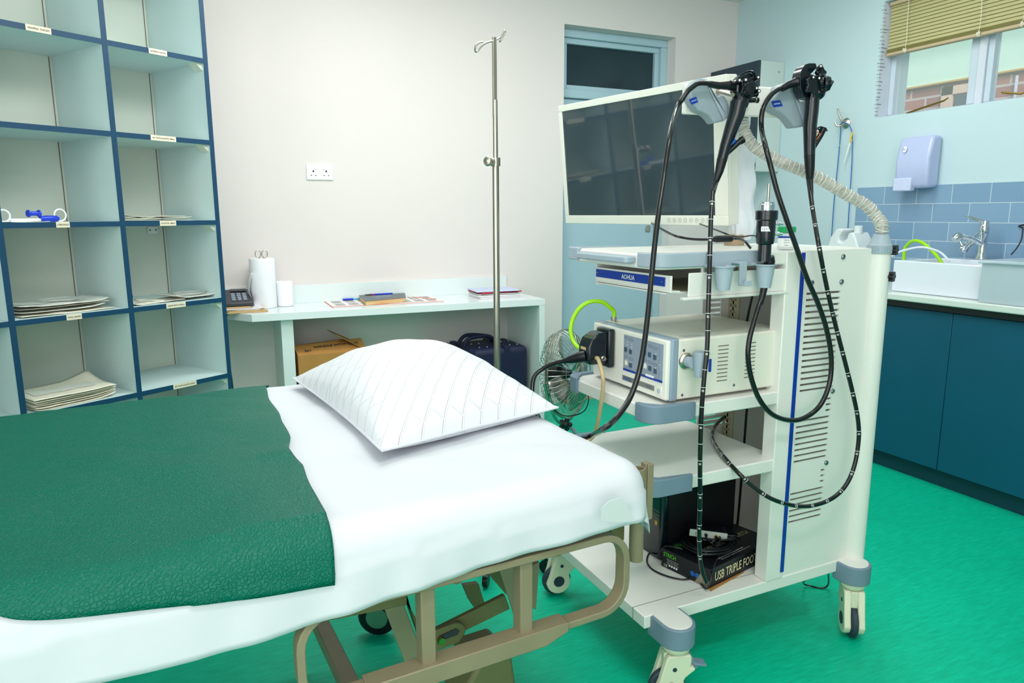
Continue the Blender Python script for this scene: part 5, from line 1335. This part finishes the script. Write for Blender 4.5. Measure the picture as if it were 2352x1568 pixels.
it = [atY(1637,440,1.45), atY(1633,500,1.43), atY(1630,600,1.39), atY(1627,700,1.37), atY(1624,800,1.362), atY(1617,870,1.36), atY(1611,950,1.36), atY(1608,1050,1.36), atY(1608,1150,1.37), atY(1606,1220,1.38), atY(1608,1280,1.39), atY(1614,1315,1.395), atY(1622,1336,1.40)]
ip = catmull(it, 16)
MB().loft(ip, .0060, 14).build('insertion_tube', M['tube'], s1)
tot = sum((ip[i]-ip[i-1]).length for i in range(1, len(ip)))
pos = [.03+.0475*i for i in range(int((tot-.05)/.0475))]
marks(ip, .0060, s1, [['80','','90','','100','','70','','60','','50','','40','','30',''][i % 16] if i % 2 == 0 else '' for i in range(len(pos))], pos)
# processor connector
cc = atX(1372, 805, 1.06)
CXm = Matrix.Translation((0,0,0))
p_tl, p_br = atX(1340,790,1.045), atX(1388,838,1.045)
yl_, yr2 = atX(1345,800,1.045).y, atX(1392,800,1.06).y
zt_, zb2 = atX(1372,768,1.05).z, atX(1372,838,1.05).z
body = rounded(0, 1, 0, 1, .2, 0)
prof = [(fpx-.022, zt_+.004), (fpx-.05, zt_+.002), (fpx-.075, zt_-.012), (fpx-.085, zt_-.035), (fpx-.085, zb2+.02), (fpx-.08, zb2), (fpx-.022, zb2)]
ycn = (yl_+yr2)/2-.004; hw_ = .029
yproc = atX(1385, 800, fpx-.02).y
ycn = yproc; 
MB().prism([(x, ycn-hw_, z) for x, z in prof], (0, 2*hw_, 0)).build('processor_plug', M['blackg'], s1, bevel=.006, seg=3)
MB().box(fpx-.024, fpx-.002, ycn-hw_-.007, ycn+hw_+.004, zb2-.012, zt_+.012).build('plug_flange', M['blackg'], s1, bevel=.006, seg=3)
MB().prism([(fpx-.0855, ycn-.014, zb2+.042),(fpx-.0855, ycn+.014, zb2+.042),(fpx-.0855, ycn+.014, zt_-.037),(fpx-.0855, ycn-.014, zt_-.037)], (-.001,0,0)).build('plug_badge', M['beige_tube'], s1)
endp = um[-1]; conn = Vector((fpx-.085, ycn, zb2+.022))
MB().loft([endp, endp*.6+conn*.4, conn*.9+endp*.1, conn+Vector((.006,0,0))], [.0075,.0125,.0165,.0180], 22).build('plug_boot', M['black'], s1)
MB().lathe([(.0,-.002),(.0075,0),(.0075,.006),(.005,.008),(.005,.014),(0,.014)], (fpx-.04, ycn-hw_, zb2+.018), (0,-1,0), n=18).build('gas_nipple', M['steel'], s1)
bt_o = atX(1376,830,fpx-.06)
hose('suction_tube', [Vector((fpx-.06, ycn-hw_+.002, zb2+.02)), Vector((fpx-.062, ycn-hw_-.014, zb2+.018)), atX(1384,860,1.03), atX(1385,890,1.03), atX(1380,930,1.03), atX(1374,965,1.03), atX(1366,995,1.03), atX(1352,1012,.99), atX(1335,1030,.97)], .0058, M['beige_tube'], 'beige silicone tube dropping from the black processor plug behind the bed', 'tube')
hose('air_hose', [Vector((1.165,atX(1410,728,1.165).y-.0,.9735)), Vector((1.165,atX(1410,728,1.165).y,1.0)), atX(1401,706,1.15), atX(1385,694,1.13), atX(1360,692,1.10), atX(1335,704,1.07), atX(1317,730,1.05), atX(1311,760,1.04), atX(1318,785,1.04), atX(1332,800,1.035), atX(1348,806,1.03)], .0062, M['lime'], 'lime green air hose arching above the processor left end')
qf = Vector((1.165,atX(1410,728,1.165).y,.9725)); MB().cyl(qf, qf+Vector((0,0,.012)), .0085, n=14).build('hose_fitting', M['steel'], pr_o)

# ---- right scope
s2 = thing('endoscope', 'black endoscope with orange port mark hanging right, looped tube resting on lower shelf', 'endoscope', hs(1870,200))
MB().loft([sx(1600,540), sx(1590,700), sx(1570,900), sx(1567,1080), sx(1565,1235)], [.0185,.0185,.0180,.0162,.0145], 24).build('control_handle', M['blackg'], s2)
MB().loft([sx(1565,1228), sx(1568,1400), sx(1568,1540), atY(1863,455,1.44)], [.0148,.0128,.0092,.0062], 20).build('boot', M['black'], s2)
MB().prism([sx(x,y,.10) for x, y in ((1450,290),(1465,220),(1510,150),(1560,130),(1640,132),(1655,180),(1600,240),(1540,300),(1535,440),(1545,540),(1600,560),(1500,540),(1455,430))], nh*-.034).build('head_housing', M['blackg'], s2, bevel=.005, seg=3)
MB().loft([sx(1610,420,.085), sx(1610,560,.085)], [.0195,.0175], 22).build('control_body', M['blackg'], s2)
MB().ball(sx(1665,470,.09), .021, (1,1,1.1), 18).build('control_body', M['blackg'], s2)
star(sx(1680,250,.100), nh, .015, .012, 4).build('control_wheel', M['blackg'], s2, bevel=.0015)
star(sx(1600,400,.112), nh, .027, .009, 5).build('control_wheel', M['blackg'], s2, bevel=.0015)
star(sx(1680,350,.10), (nh+xb*.9), .026, .010, 6).build('control_wheel', M['blackg'], s2, bevel=.0015)
star(sx(1705,365,.112), (nh+xb*.9), .022, .010, 4).build('control_wheel', M['blackg'], s2, bevel=.0015)
MB().lathe([(0,0),(.019,0),(.021,.006),(.017,.015),(0,.015)], sx(1738,380,.12), (nh*.5+xb)).build('brake_cap', M['blackg'], s2)
MB().bar(sx(1770,430,.13), sx(1825,330,.135), .008, .018).build('brake_lever', M['blackg'], s2, bevel=.003)
for (x, y, x2, y2) in ((1700,165,1665,210), (1612,300,1560,290), (1682,310,1640,300)):
    MB().cyl(sx(x2,y2,.10), sx(x,y,.125), .0060, .0052, n=14).build('switch_button', M['black'], s2)
    MB().lathe([(0,0),(.0028,0),(.0026,.0008),(0,.001)], sx(x,y,.1255), nh, n=10).build('white_mark', M['white'], s2)
for (x0_, y0_, x1_, y1_) in ((1610,470,1690,490), (1610,500,1700,430)):
    MB().cyl(sx(x0_,y0_,.09), sx(x1_,y1_,.10), .0095, n=18).build('valve', M['black'], s2)
MB().loft([sx(1585,1190,.085), sx(1615,1140,.086), sx(1660,1060,.088), sx(1700,990,.09), sx(1722,940,.092)], [.006,.0065,.0075,.0078,.0080], 18).build('biopsy_port', M['black'], s2)
MB().tube([sx(1700,930,.094), sx(1665,920,.10), sx(1680,898,.10), sx(1720,900,.098), sx(1750,915,.094), sx(1775,942,.092)], .0022, 8).build('port_cap_ring', M['black'], s2)
MB().cyl(sx(1712,960,.0915), sx(1735,905,.0925), .0088, n=20).build('port_cap', M['black'], s2)
MB().prism([sx(x,y,.1055) for x, y in ((1648,955),(1690,988),(1645,1045),(1652,1045),(1702,985),(1652,948))], nh*-.0015).build('orange_port_mark', M['orange_print'], s2)
MB().loft([sx(1460,350,.085), sx(1400,358,.085), sx(1395,362,.085), sx(1300,395,.083), sx(1230,440,.083)], [.0135,.0135,.0115,.0100,.0085], 20).build('umbilical_boot', M['black'], s2)
um2 = [sx(1250,425,.083), sx(1180,450,.083), sx(1110,505,.086), sx(1040,600,.09), sx(1000,700,.093), sx(985,830,.094), sx(995,960,.094), atY(1758,335,1.42), atY(1771,385,1.405), atY(1785,440,1.395), atY(1805,500,1.385), atY(1828,565,1.378), atY(1852,635,1.374), atY(1878,695,1.374), atY(1898,755,1.372), atY(1909,820,1.37), atY(1905,880,1.368), atY(1884,930,1.366), atY(1850,958,1.364), atY(1815,965,1.362), atY(1775,952,1.36), atY(1745,918,1.36), atY(1726,870,1.36), atY(1718,820,1.36), atY(1722,775,1.362), atY(1737,720,1.368), atY(1747,690,1.372)]
MB().loft(catmull(um2, 8), .0068, 14).build('umbilical_cord', M['tube'], s2)
q0, q1 = atY(1745,700,1.372), atY(1768,600,1.374)
MB().loft([q0, atY(1752,675,1.373), atY(1760,635,1.374), q1, atY(1766,590,1.374)], [.0078,.0085,.0105,.0135,.0135], 20).build('plug_boot', M['black'], s2)
pcx = atY(1758,540,1.374); za_, zb3 = atY(1758,596,1.374).z, atY(1758,478,1.374).z
MB().lathe([(.0165,za_-.004),(.0165,za_+.038),(.021,za_+.040),(.023,za_+.048),(.0235,za_+.098),(.027,za_+.101),(.0275,za_+.122),(.024,za_+.124),(0,za_+.124)], (pcx.x,1.374,0), n=36).build('processor_plug', M['blackg'], s2, sharp=30)
MB().lathe([(.018,0),(.018,.014),(.0165,.016),(.0165,.02),(.014,.02),(.014,.0)], (pcx.x,1.374,za_+.124), n=32).build('plug_socket', M['chrome'], s2)
MB().cyl((pcx.x+.006,1.378,za_+.124), (pcx.x+.006,1.378,za_+.19), .0035, n=14).build('light_guide_pin', M['steel'], s2)
for z in (za_+.064, za_+.09):
    MB().cyl((pcx.x+.02,1.370,z), (pcx.x+.045,1.362,z), .0035, n=12).cyl((pcx.x+.03,1.3668,z), (pcx.x+.036,1.3649,z), .0062, n=12).build('air_nipple', M['chrome'], s2)
dirc = (Vector((0,0,0))-Vector((pcx.x,1.374,0))); dirc.z = 0; dirc.normalize(); tdx = Vector((-dirc.y*-1, -dirc.x, 0)); tdx = Vector((-dirc.y, dirc.x, 0))
if tdx.x < 0: tdx = -tdx
ctr = Vector((pcx.x,1.374,za_+.078))+dirc*.0238
lb = MB().prism([ctr-tdx*.011+Vector((0,0,-.006)), ctr+tdx*.011+Vector((0,0,-.006)), ctr+tdx*.006+Vector((0,0,.006)), ctr-tdx*.011+Vector((0,0,.006))], dirc*.0006).build('marking_label', M['white'], s2)
text('CE 01', 'marking_text', M['print'], lb, ctr+dirc*.0008-tdx*.001, tdx, (0,0,1), width=.015, height=.006, ext=.0004)
it2 = [atY(1861,440,1.445), atY(1868,490,1.42), atY(1880,560,1.372), atY(1896,645,1.368), atY(1915,730,1.364), atY(1938,820,1.358), atY(1958,900,1.352), atY(1970,960,1.348), atY(1972,1010,1.345), atY(1962,1070,1.342), atY(1942,1115,1.340), atY(1910,1145,1.338), atY(1865,1161,1.336), atY(1820,1160,1.336), atY(1770,1144,1.338), atY(1728,1115,1.36), atY(1695,1085,1.385), atZ(1665,1052,.616), atZ(1645,1026,.6135), atZ(1635,1003,.6135), atZ(1640,982,.6135), atZ(1652,967,.6135), atZ(1665,957,.6135)]
ip2 = catmull(it2, 12)
MB().loft(ip2, [.0060]*(len(ip2)-6)+[.0058]*6, 14).build('insertion_tube', M['tube'], s2)
tot = sum((ip2[i]-ip2[i-1]).length for i in range(1, len(ip2)))
pos = [.045+.062*i for i in range(int((tot-.10)/.062))]
marks(ip2, .0060, s2, [['60','50','40','30','20','10','0','100','90','80','70','60'][i % 12] for i in range(len(pos))], pos)

# ------------------------------------------------------------------ things on the trolley
jr = thing('specimen_jar', 'small clear specimen jar with green lid on the trolley top', 'jar', (1.50,1.47,1.19))
jq = atZ(1806, 572, 1.1895); jx, jy = 1.50, 1.50
jp = atY(1806, 545, 1.47); jx, jy = jp.x, 1.47
MB().lathe([(.0,0),(.021,0),(.022,.003),(.022,.042),(.019,.045),(0,.045)], (jx,jy,1.1895), n=32).build('jar_body', M['jar'], jr)
lbj = MB().lathe([(.0224,.008),(.0224,.036)], (jx,jy,1.1895), n=32).build('jar_label', M['white'], jr)
MB().lathe([(.0227,.031),(.0227,.0365)], (jx,jy,1.1895), n=32).build('label_band', M['blue'], lbj)
MB().lathe([(0,.046),(.0235,.046),(.024,.048),(.024,.060),(.022,.062),(0,.062)], (jx,jy,1.1895), n=32).build('lid', M['jarg'], jr)
dj = Vector((-jx,-jy,0)).normalized(); tj = Vector((-dj.y,dj.x,0)); tj = tj if tj.x > 0 else -tj
for k, s_ in enumerate(('Name:', 'Specimen:', 'Date:')): text(s_, 'label_text', M['print'], lbj, Vector((jx,jy,1.1895+.026-.007*k))+dj*.0228+tj*.002, tj, (0,0,1), height=.0035, ext=.0004)
cb1 = thing('video_cable', 'black cable with ferrite lump lying over the trolley top under the monitor', 'cable', (1.2,1.7,1.2))
fl = [atX(1515,520,1.25), atX(1540,537,1.25), atX(1575,547,1.26), atX(1610,550,1.28), atX(1645,549,1.30), atX(1680,548,1.34), atX(1700,549,1.38), atX(1712,555,1.42)]
fl[0] = MM @ Vector((wM*.55,.004,-.02))
MB().loft(catmull(fl, 8)+[Vector((1.44,fl[-1].y,1.1925))], .0034, 8).build('cable', M['black'], cb1)
MB().loft([fl[4]+(fl[3]-fl[4])*.25, fl[4], fl[5], fl[5]+(fl[6]-fl[5])*.1], [.006,.009,.009,.006], 14).build('ferrite', M['black'], cb1)
hose('power_cable', [MM @ Vector((wM*.8,.004,-.03)), atX(1655,532,1.34), atX(1680,541,1.38), atX(1700,544,1.42), atX(1735,542,1.50), Vector((1.56,1.60,1.1925)), Vector((1.60,1.62,1.1925))], .0022, M['black'], 'thin black cable behind the ferrite cable on the trolley top', 'cable', 6)
hose('tower_cable', [Vector((1.58,1.62,1.15)), Vector((1.58,1.64,1.05)), Vector((1.575,1.65,.98)), Vector((1.58,1.66,.92)), Vector((1.60,1.66,.81)), Vector((1.60,1.66,.62)), Vector((1.60,1.67,.30)), Vector((1.60,1.68,.242))], .004, M['black'], 'black cable running down inside the trolley tower behind the processor', 'cable', 8)

# UPS on base
ZB = BZ
up_ = thing('battery_unit', 'black battery backup unit standing upright at the back of the trolley base', 'battery unit', (1.4,1.66,ZB))
ux0, ux1, uy0, uy1, uz1 = 1.272, 1.56, 1.645, 1.745, .50
zt_u = min(.562, .568)
MB().box(ux0+.006, ux1, uy0, uy1, ZB+.001, .560).build('case', mat('matt_black_case', (16,18,22), .45), up_, bevel=.004)
MB().prism(rounded(ux0-.004, ux0+.03, uy0-.002, uy1+.002, .012, ZB+.001), (0,0,.555-ZB)).build('front_cover', M['blackg'], up_, bevel=.004)
ylab = (uy0+uy1)/2
text('SMART POWER', 'orange_text', M['orange_print'], up_, (ux0-.0045,ylab-.012,.455+.06), (0,-1,0), (0,0,1), width=.05, height=.008, ext=.0006)
text('PROLINK', 'white_text', M['film'], up_, (ux0-.0045,ylab-.008,.455), (0,-1,0), (0,0,1), width=.035, height=.007, ext=.0006)
s = MB()
for i in range(5): s.box(ux0-.0046, ux0-.004, uy0+.008, uy1-.008, .39-.012*i, .3915-.012*i)
s.build('grille_lines', M['seam'], up_)
MB().box(ux0-.005, ux0-.004, uy0+.018, uy0+.028, .345, .358).build('amber_light', M['amber'], up_)
# foot switch carton
fb = thing('footswitch_carton', 'flat black printed carton for a foot switch on the trolley base', 'box', (1.38,1.53,ZB))
c0, c1_, c2, c3 = [atZ(1400+x/3.027, 1050+y/3.027, ZB+.062) for x, y in ((365,622),(700,775),(1100,585),(800,470))]
c2 = c1_+(c2-c1_)*1.13; c3 = c0 + (c2-c1_)
e1, e2 = (c1_-c0), (c2-c1_)
zb_ = ZB+.001
quad = [Vector((p.x,p.y,zb_)) for p in (c0,c1_,c2,c3)]
MB().prism(quad, (0,0,.058)).build('carton', mat('black_printed_card', (20,22,30), .4, var=.3, vs=12), fb, bevel=.001)
u1, u2 = e1.normalized(), e2.normalized()
nn1 = u1.cross(Vector((0,0,1))); nn1 = nn1 if nn1.dot(quad[0]-quad[3]) > 0 else -nn1
fu = Vector((0,0,1))
xdir = u1 if u1.cross(fu).dot(nn1) > 0 else -u1
mid = (quad[0]+quad[1])/2
text('STRICH', 'green_text', M['green_print'], fb, quad[0]*.82+quad[1]*.18+Vector((0,0,.044))+nn1*.001, xdir, fu, width=.045, height=.013, ext=.0008, bold=.01)
for k in range(4): text('High quality equipment', 'small_text', M['white'], fb, quad[0]*.75+quad[1]*.25+Vector((0,0,.031-.005*k))+nn1*.001, xdir, fu, width=.045-.006*(k%2), height=.0028, ext=.0008)
text('CE', 'mark_text', M['white'], fb, quad[0]*.9+quad[1]*.1+Vector((0,0,.009))+nn1*.001, xdir, fu, height=.008, ext=.0008)
for k in range(4): MB().cyl(quad[0]*(.82-.05*k)+quad[1]*(.18+.05*k)+Vector((0,0,.012))+nn1*.0002, quad[0]*(.82-.05*k)+quad[1]*(.18+.05*k)+Vector((0,0,.012))+nn1*.001, .003, n=10).build('round_mark', M['white'], fb)
for k, t_ in enumerate((.66,.76,.92)): MB().cyl(quad[0]*(1-t_)+quad[1]*t_+Vector((0,0,.022))+nn1*.0002, quad[0]*(1-t_)+quad[1]*t_+Vector((0,0,.022))+nn1*.001, .008, n=18).build('blue_mark', M['pblue'], fb)
nn2 = u2.cross(Vector((0,0,1))); nn2 = nn2 if nn2.dot(quad[1]-quad[0]) > 0 else -nn2
xdir2 = u2 if u2.cross(fu).dot(nn2) > 0 else -u2
text('USB TRIPLE FOOT SWITCH', 'cream_text', M['cream_print'], fb, quad[1]*.45+quad[2]*.55+Vector((0,0,.03))+nn2*.001, xdir2, fu, width=e2.length*.96, height=.028, ext=.0008, bold=.012)
topc = lambda a, b_: quad[0] + e1*a*1.0 + e2*b_ + Vector((0,0,.0585)) - Vector((0,0,(e1*a+e2*b_).z))
for a, b_, s_, m_, w_, h_ in ((.14,.20,'STRICH',M['green_print'],.075,.02), (.52,.62,'USB TRIPLE FOOT SWITCH',M['cream_print'],.2,.02), (.62,.22,'U',M['cream_print'],.015,.018), (.85,.40,'SPECIFICATIONS AND MODELS MAY VARY',M['white'],.13,.005), (.90,.46,'The product is subject to change without notice',M['white'],.14,.004)):
    text(s_, 'top_text', m_, fb, topc(a,b_), xdir2, (fu.cross(xdir2)), width=w_, height=h_, ext=.0006)
MB().prism([quad[1]*1.0+Vector((0,0,.0))+nn2*.001, quad[1]*.5+quad[2]*.5+nn2*.001, quad[1]*.5+quad[2]*.5+nn2*.005, quad[1]+nn2*.012+nn1*.008, quad[1]+nn1*.004], (0,0,.0022)).build('torn_flap', M['card'], fb)
s = MB(); q_ = quad[1]+Vector((0,0,.001)); s.prism([q_+nn1*.0008-u1*.05*(1 if 1 else 0), q_+nn1*.0008, q_+nn1*.0008+Vector((0,0,.02)), q_+nn1*.0008-u1*.03+Vector((0,0,.035))], nn1*.0004); s.build('tape_patch', M['duct'], fb)
# switch box and coiled cable on the carton
ac = thing('video_adapter', 'small grey adapter box with sockets lying on the cable coil', 'adapter', quad[0]+e1*.3+e2*.45)
ao = topc(.42,.36)+Vector((0,0,.034)); AM = Matrix((xdir2, fu.cross(xdir2), fu)).transposed().to_4x4(); AM.translation = ao; AM = AM @ Matrix.Rotation(R(-42), 4, 'Z') @ Matrix.Rotation(R(6), 4, 'Y')
MB(AM).box(-.055,.055,-.02,.03,0,.024).build('adapter_body', M['black'], ac, bevel=.005, seg=3)
MB(AM).box(-.056,.056,-.0225,-.0195,.001,.023).build('socket_plate', M['silver'], ac, bevel=.002)
for x, m_ in ((-.035,M['steel']), (-.008,M['black']), (.022,M['gold'])): MB(AM).lathe([(.0045,0),(.0045,.007),(.003,.007),(.003,.002)], (x,-.0225,.012), (0,-1,0), n=16).build('socket', m_, ac)
co = thing('coiled_cable', 'coil of thick black cable heaped on the foot switch carton', 'cable', topc(.5,.36))
cc0 = topc(.50,.34)
for k in range(9):
    rr = .05+.0045*(k % 5); z = .0048+.0055*(k//2 if k < 6 else 3)
    s = MB().tube([cc0+Vector((rr*1.25*math.cos(a)+rnd.uniform(-.004,.004), rr*math.sin(a)+rnd.uniform(-.004,.004), z+rnd.uniform(0,.002))) for a in [i*PI/5 for i in range(10)]], .0034, 8, 6, closed=True)
    s.build('coil_loop', M['black'], co)
for k in range(4):
    MB().tube([cc0+Vector((rnd.uniform(-.03,.09), rnd.uniform(-.05,.05), .03+rnd.uniform(-.002,.012))) for _ in range(5)], .0028, 8, 8).build('loose_strand', M['black'], co)
rm = topc(.20,.72)
s = MB(Matrix.Translation(rm)).cbox((0,0,.006), (.07,.025,.010), (0,0,.5)).build('pedal_remote', M['black'], bevel=.003); tag(s, 'slim black remote lying at the rear of the foot switch carton', 'remote')
hose('loose_cable', [topc(.3,.1)+Vector((0,0,.006)), topc(.05,.02)+Vector((0,0,.005)), topc(-.12,.02)-Vector((0,0,.035)), atZ(1492,1270,ZB+.004), atZ(1486,1290,ZB+.004), atZ(1500,1308,ZB+.004), atZ(1530,1322,ZB+.004), atZ(1565,1330,ZB+.004), atZ(1598,1330,ZB+.0045), quad[1]+nn1*.016+Vector((0,0,.006)), quad[1]+nn1*.014+nn2*.012+Vector((0,0,.03)), topc(.93,.12)+Vector((0,0,.006)), topc(.8,.3)+Vector((0,0,.006))], .0026, M['black'], 'thin black cable looping off the carton onto the trolley base', 'cable', 8)
hose('rear_cable', [Vector((1.70,1.44,BZ-.04)), atZ(1845,1338,.03), atZ(1865,1346,.006), atZ(1890,1350,.005), atZ(1903,1338,.03), Vector((1.79,1.47,BZ-.042))], .0028, M['black'], 'black cable sagging below the rear end of the trolley base', 'cable', 8)

# ------------------------------------------------------------------ lights and world
def area(name, loc, rot, size, size_y, power, col=(1,1,1)):
    l = bpy.data.lights.new(name, 'AREA'); l.shape = 'RECTANGLE'; l.size = size; l.size_y = size_y; l.energy = power; l.color = col
    o = bpy.data.objects.new(name, l); C.objects.link(o); o.location = loc; o.rotation_euler = rot; return o
def added_light(x, y, lab):  # out-of-view fixture and lamp, added to brighten the room
    t = thing('added_ceiling_light', lab, 'light', (x, y, ZC-.06))
    MB().box(x-.62, x+.62, y-.08, y+.08, ZC-.03, ZC-.001).build('housing', M['cream'], t)
    area('tube', (x, y, ZC-.05), (0,0,0), 1.2, .3, 17, (1,.99,.97))
added_light(.9, 3.0, 'added long white ceiling light near the back wall over the desk')
added_light(2.5, 2.6, 'added long white ceiling light over the trolley')
added_light(.6, .1, 'added long white ceiling light behind the viewpoint')
def wall_fill(name, loc, tgt, power, size=1.6):  # aimed fill lamps added to lift the walls and shelving
    o = area(name, loc, (0,0,0), size, .5, power, (1,.99,.98)); o.rotation_euler = (Vector(tgt)-Vector(loc)).to_track_quat('-Z', 'Y').to_euler()
wall_fill('back_wall_fill', (.9, 2.1, ZC-.1), (1.0, 4.17, 1.3), 11)
wall_fill('right_wall_fill', (2.0, 1.3, ZC-.1), (3.73, 1.9, 1.1), 13)
wall_fill('shelf_fill', (.6, 1.7, ZC-.1), (-.5, 3.0, 1.2), 14, 1.0)
area('room_fill', (0.5, .3, ZC-.12), (0,0,0), 3.4, 2.6, 8, (1,.99,.97))  # added overhead fill standing in for light bounced around the room
bigl = area('front_fill', (.3, YF+.06, 1.5), (0,0,0), 3.6, 2.2, 62, (1,.99,.98))  # unseen fill lamp added at the front wall, which has no window
bigl.rotation_euler = Vector((0.25,1,0)).to_track_quat('-Z','Y').to_euler()
bigl2 = area('side_fill', (XL+.06, .8, 1.6), (0,0,0), 2.6, 1.8, 34, (.96,1,1))  # second unseen fill added at the left wall, no window behind it
bigl2.rotation_euler = Vector((1,.15,0)).to_track_quat('-Z','Y').to_euler()
# weak fill lamp added behind the viewpoint to soften the near side
fl_l = area('rear_fill', (-.55, -.5, 2.1), (0,0,0), .9, .9, 3, (1,1,1))
fl_l.rotation_euler = (Vector((1.6,2.6,.7))-fl_l.location).to_track_quat('-Z', 'Y').to_euler()
sun = bpy.data.lights.new('sun', 'SUN'); sun.energy = 2.2; sun.angle = .4; so = bpy.data.objects.new('sun', sun); C.objects.link(so)
so.rotation_euler = (R(35), R(-40), 0)
wd = bpy.data.worlds.new('world'); bpy.context.scene.world = wd; wd.use_nodes = True
bgn = wd.node_tree.nodes['Background']; sky = wd.node_tree.nodes.new('ShaderNodeTexSky')
sky.sky_type = 'NISHITA'; sky.sun_disc = False; sky.sun_elevation = R(50); sky.sun_rotation = R(200)
wd.node_tree.links.new(sky.outputs[0], bgn.inputs[0]); bgn.inputs[1].default_value = .25
sc_n = bpy.context.scene
sc_n.view_settings.view_transform = 'Standard'; sc_n.view_settings.look = 'None'; sc_n.view_settings.exposure = .12
sc_n.cycles.max_bounces = 10; sc_n.cycles.transparent_max_bounces = 16; sc_n.cycles.sample_clamp_indirect = 6
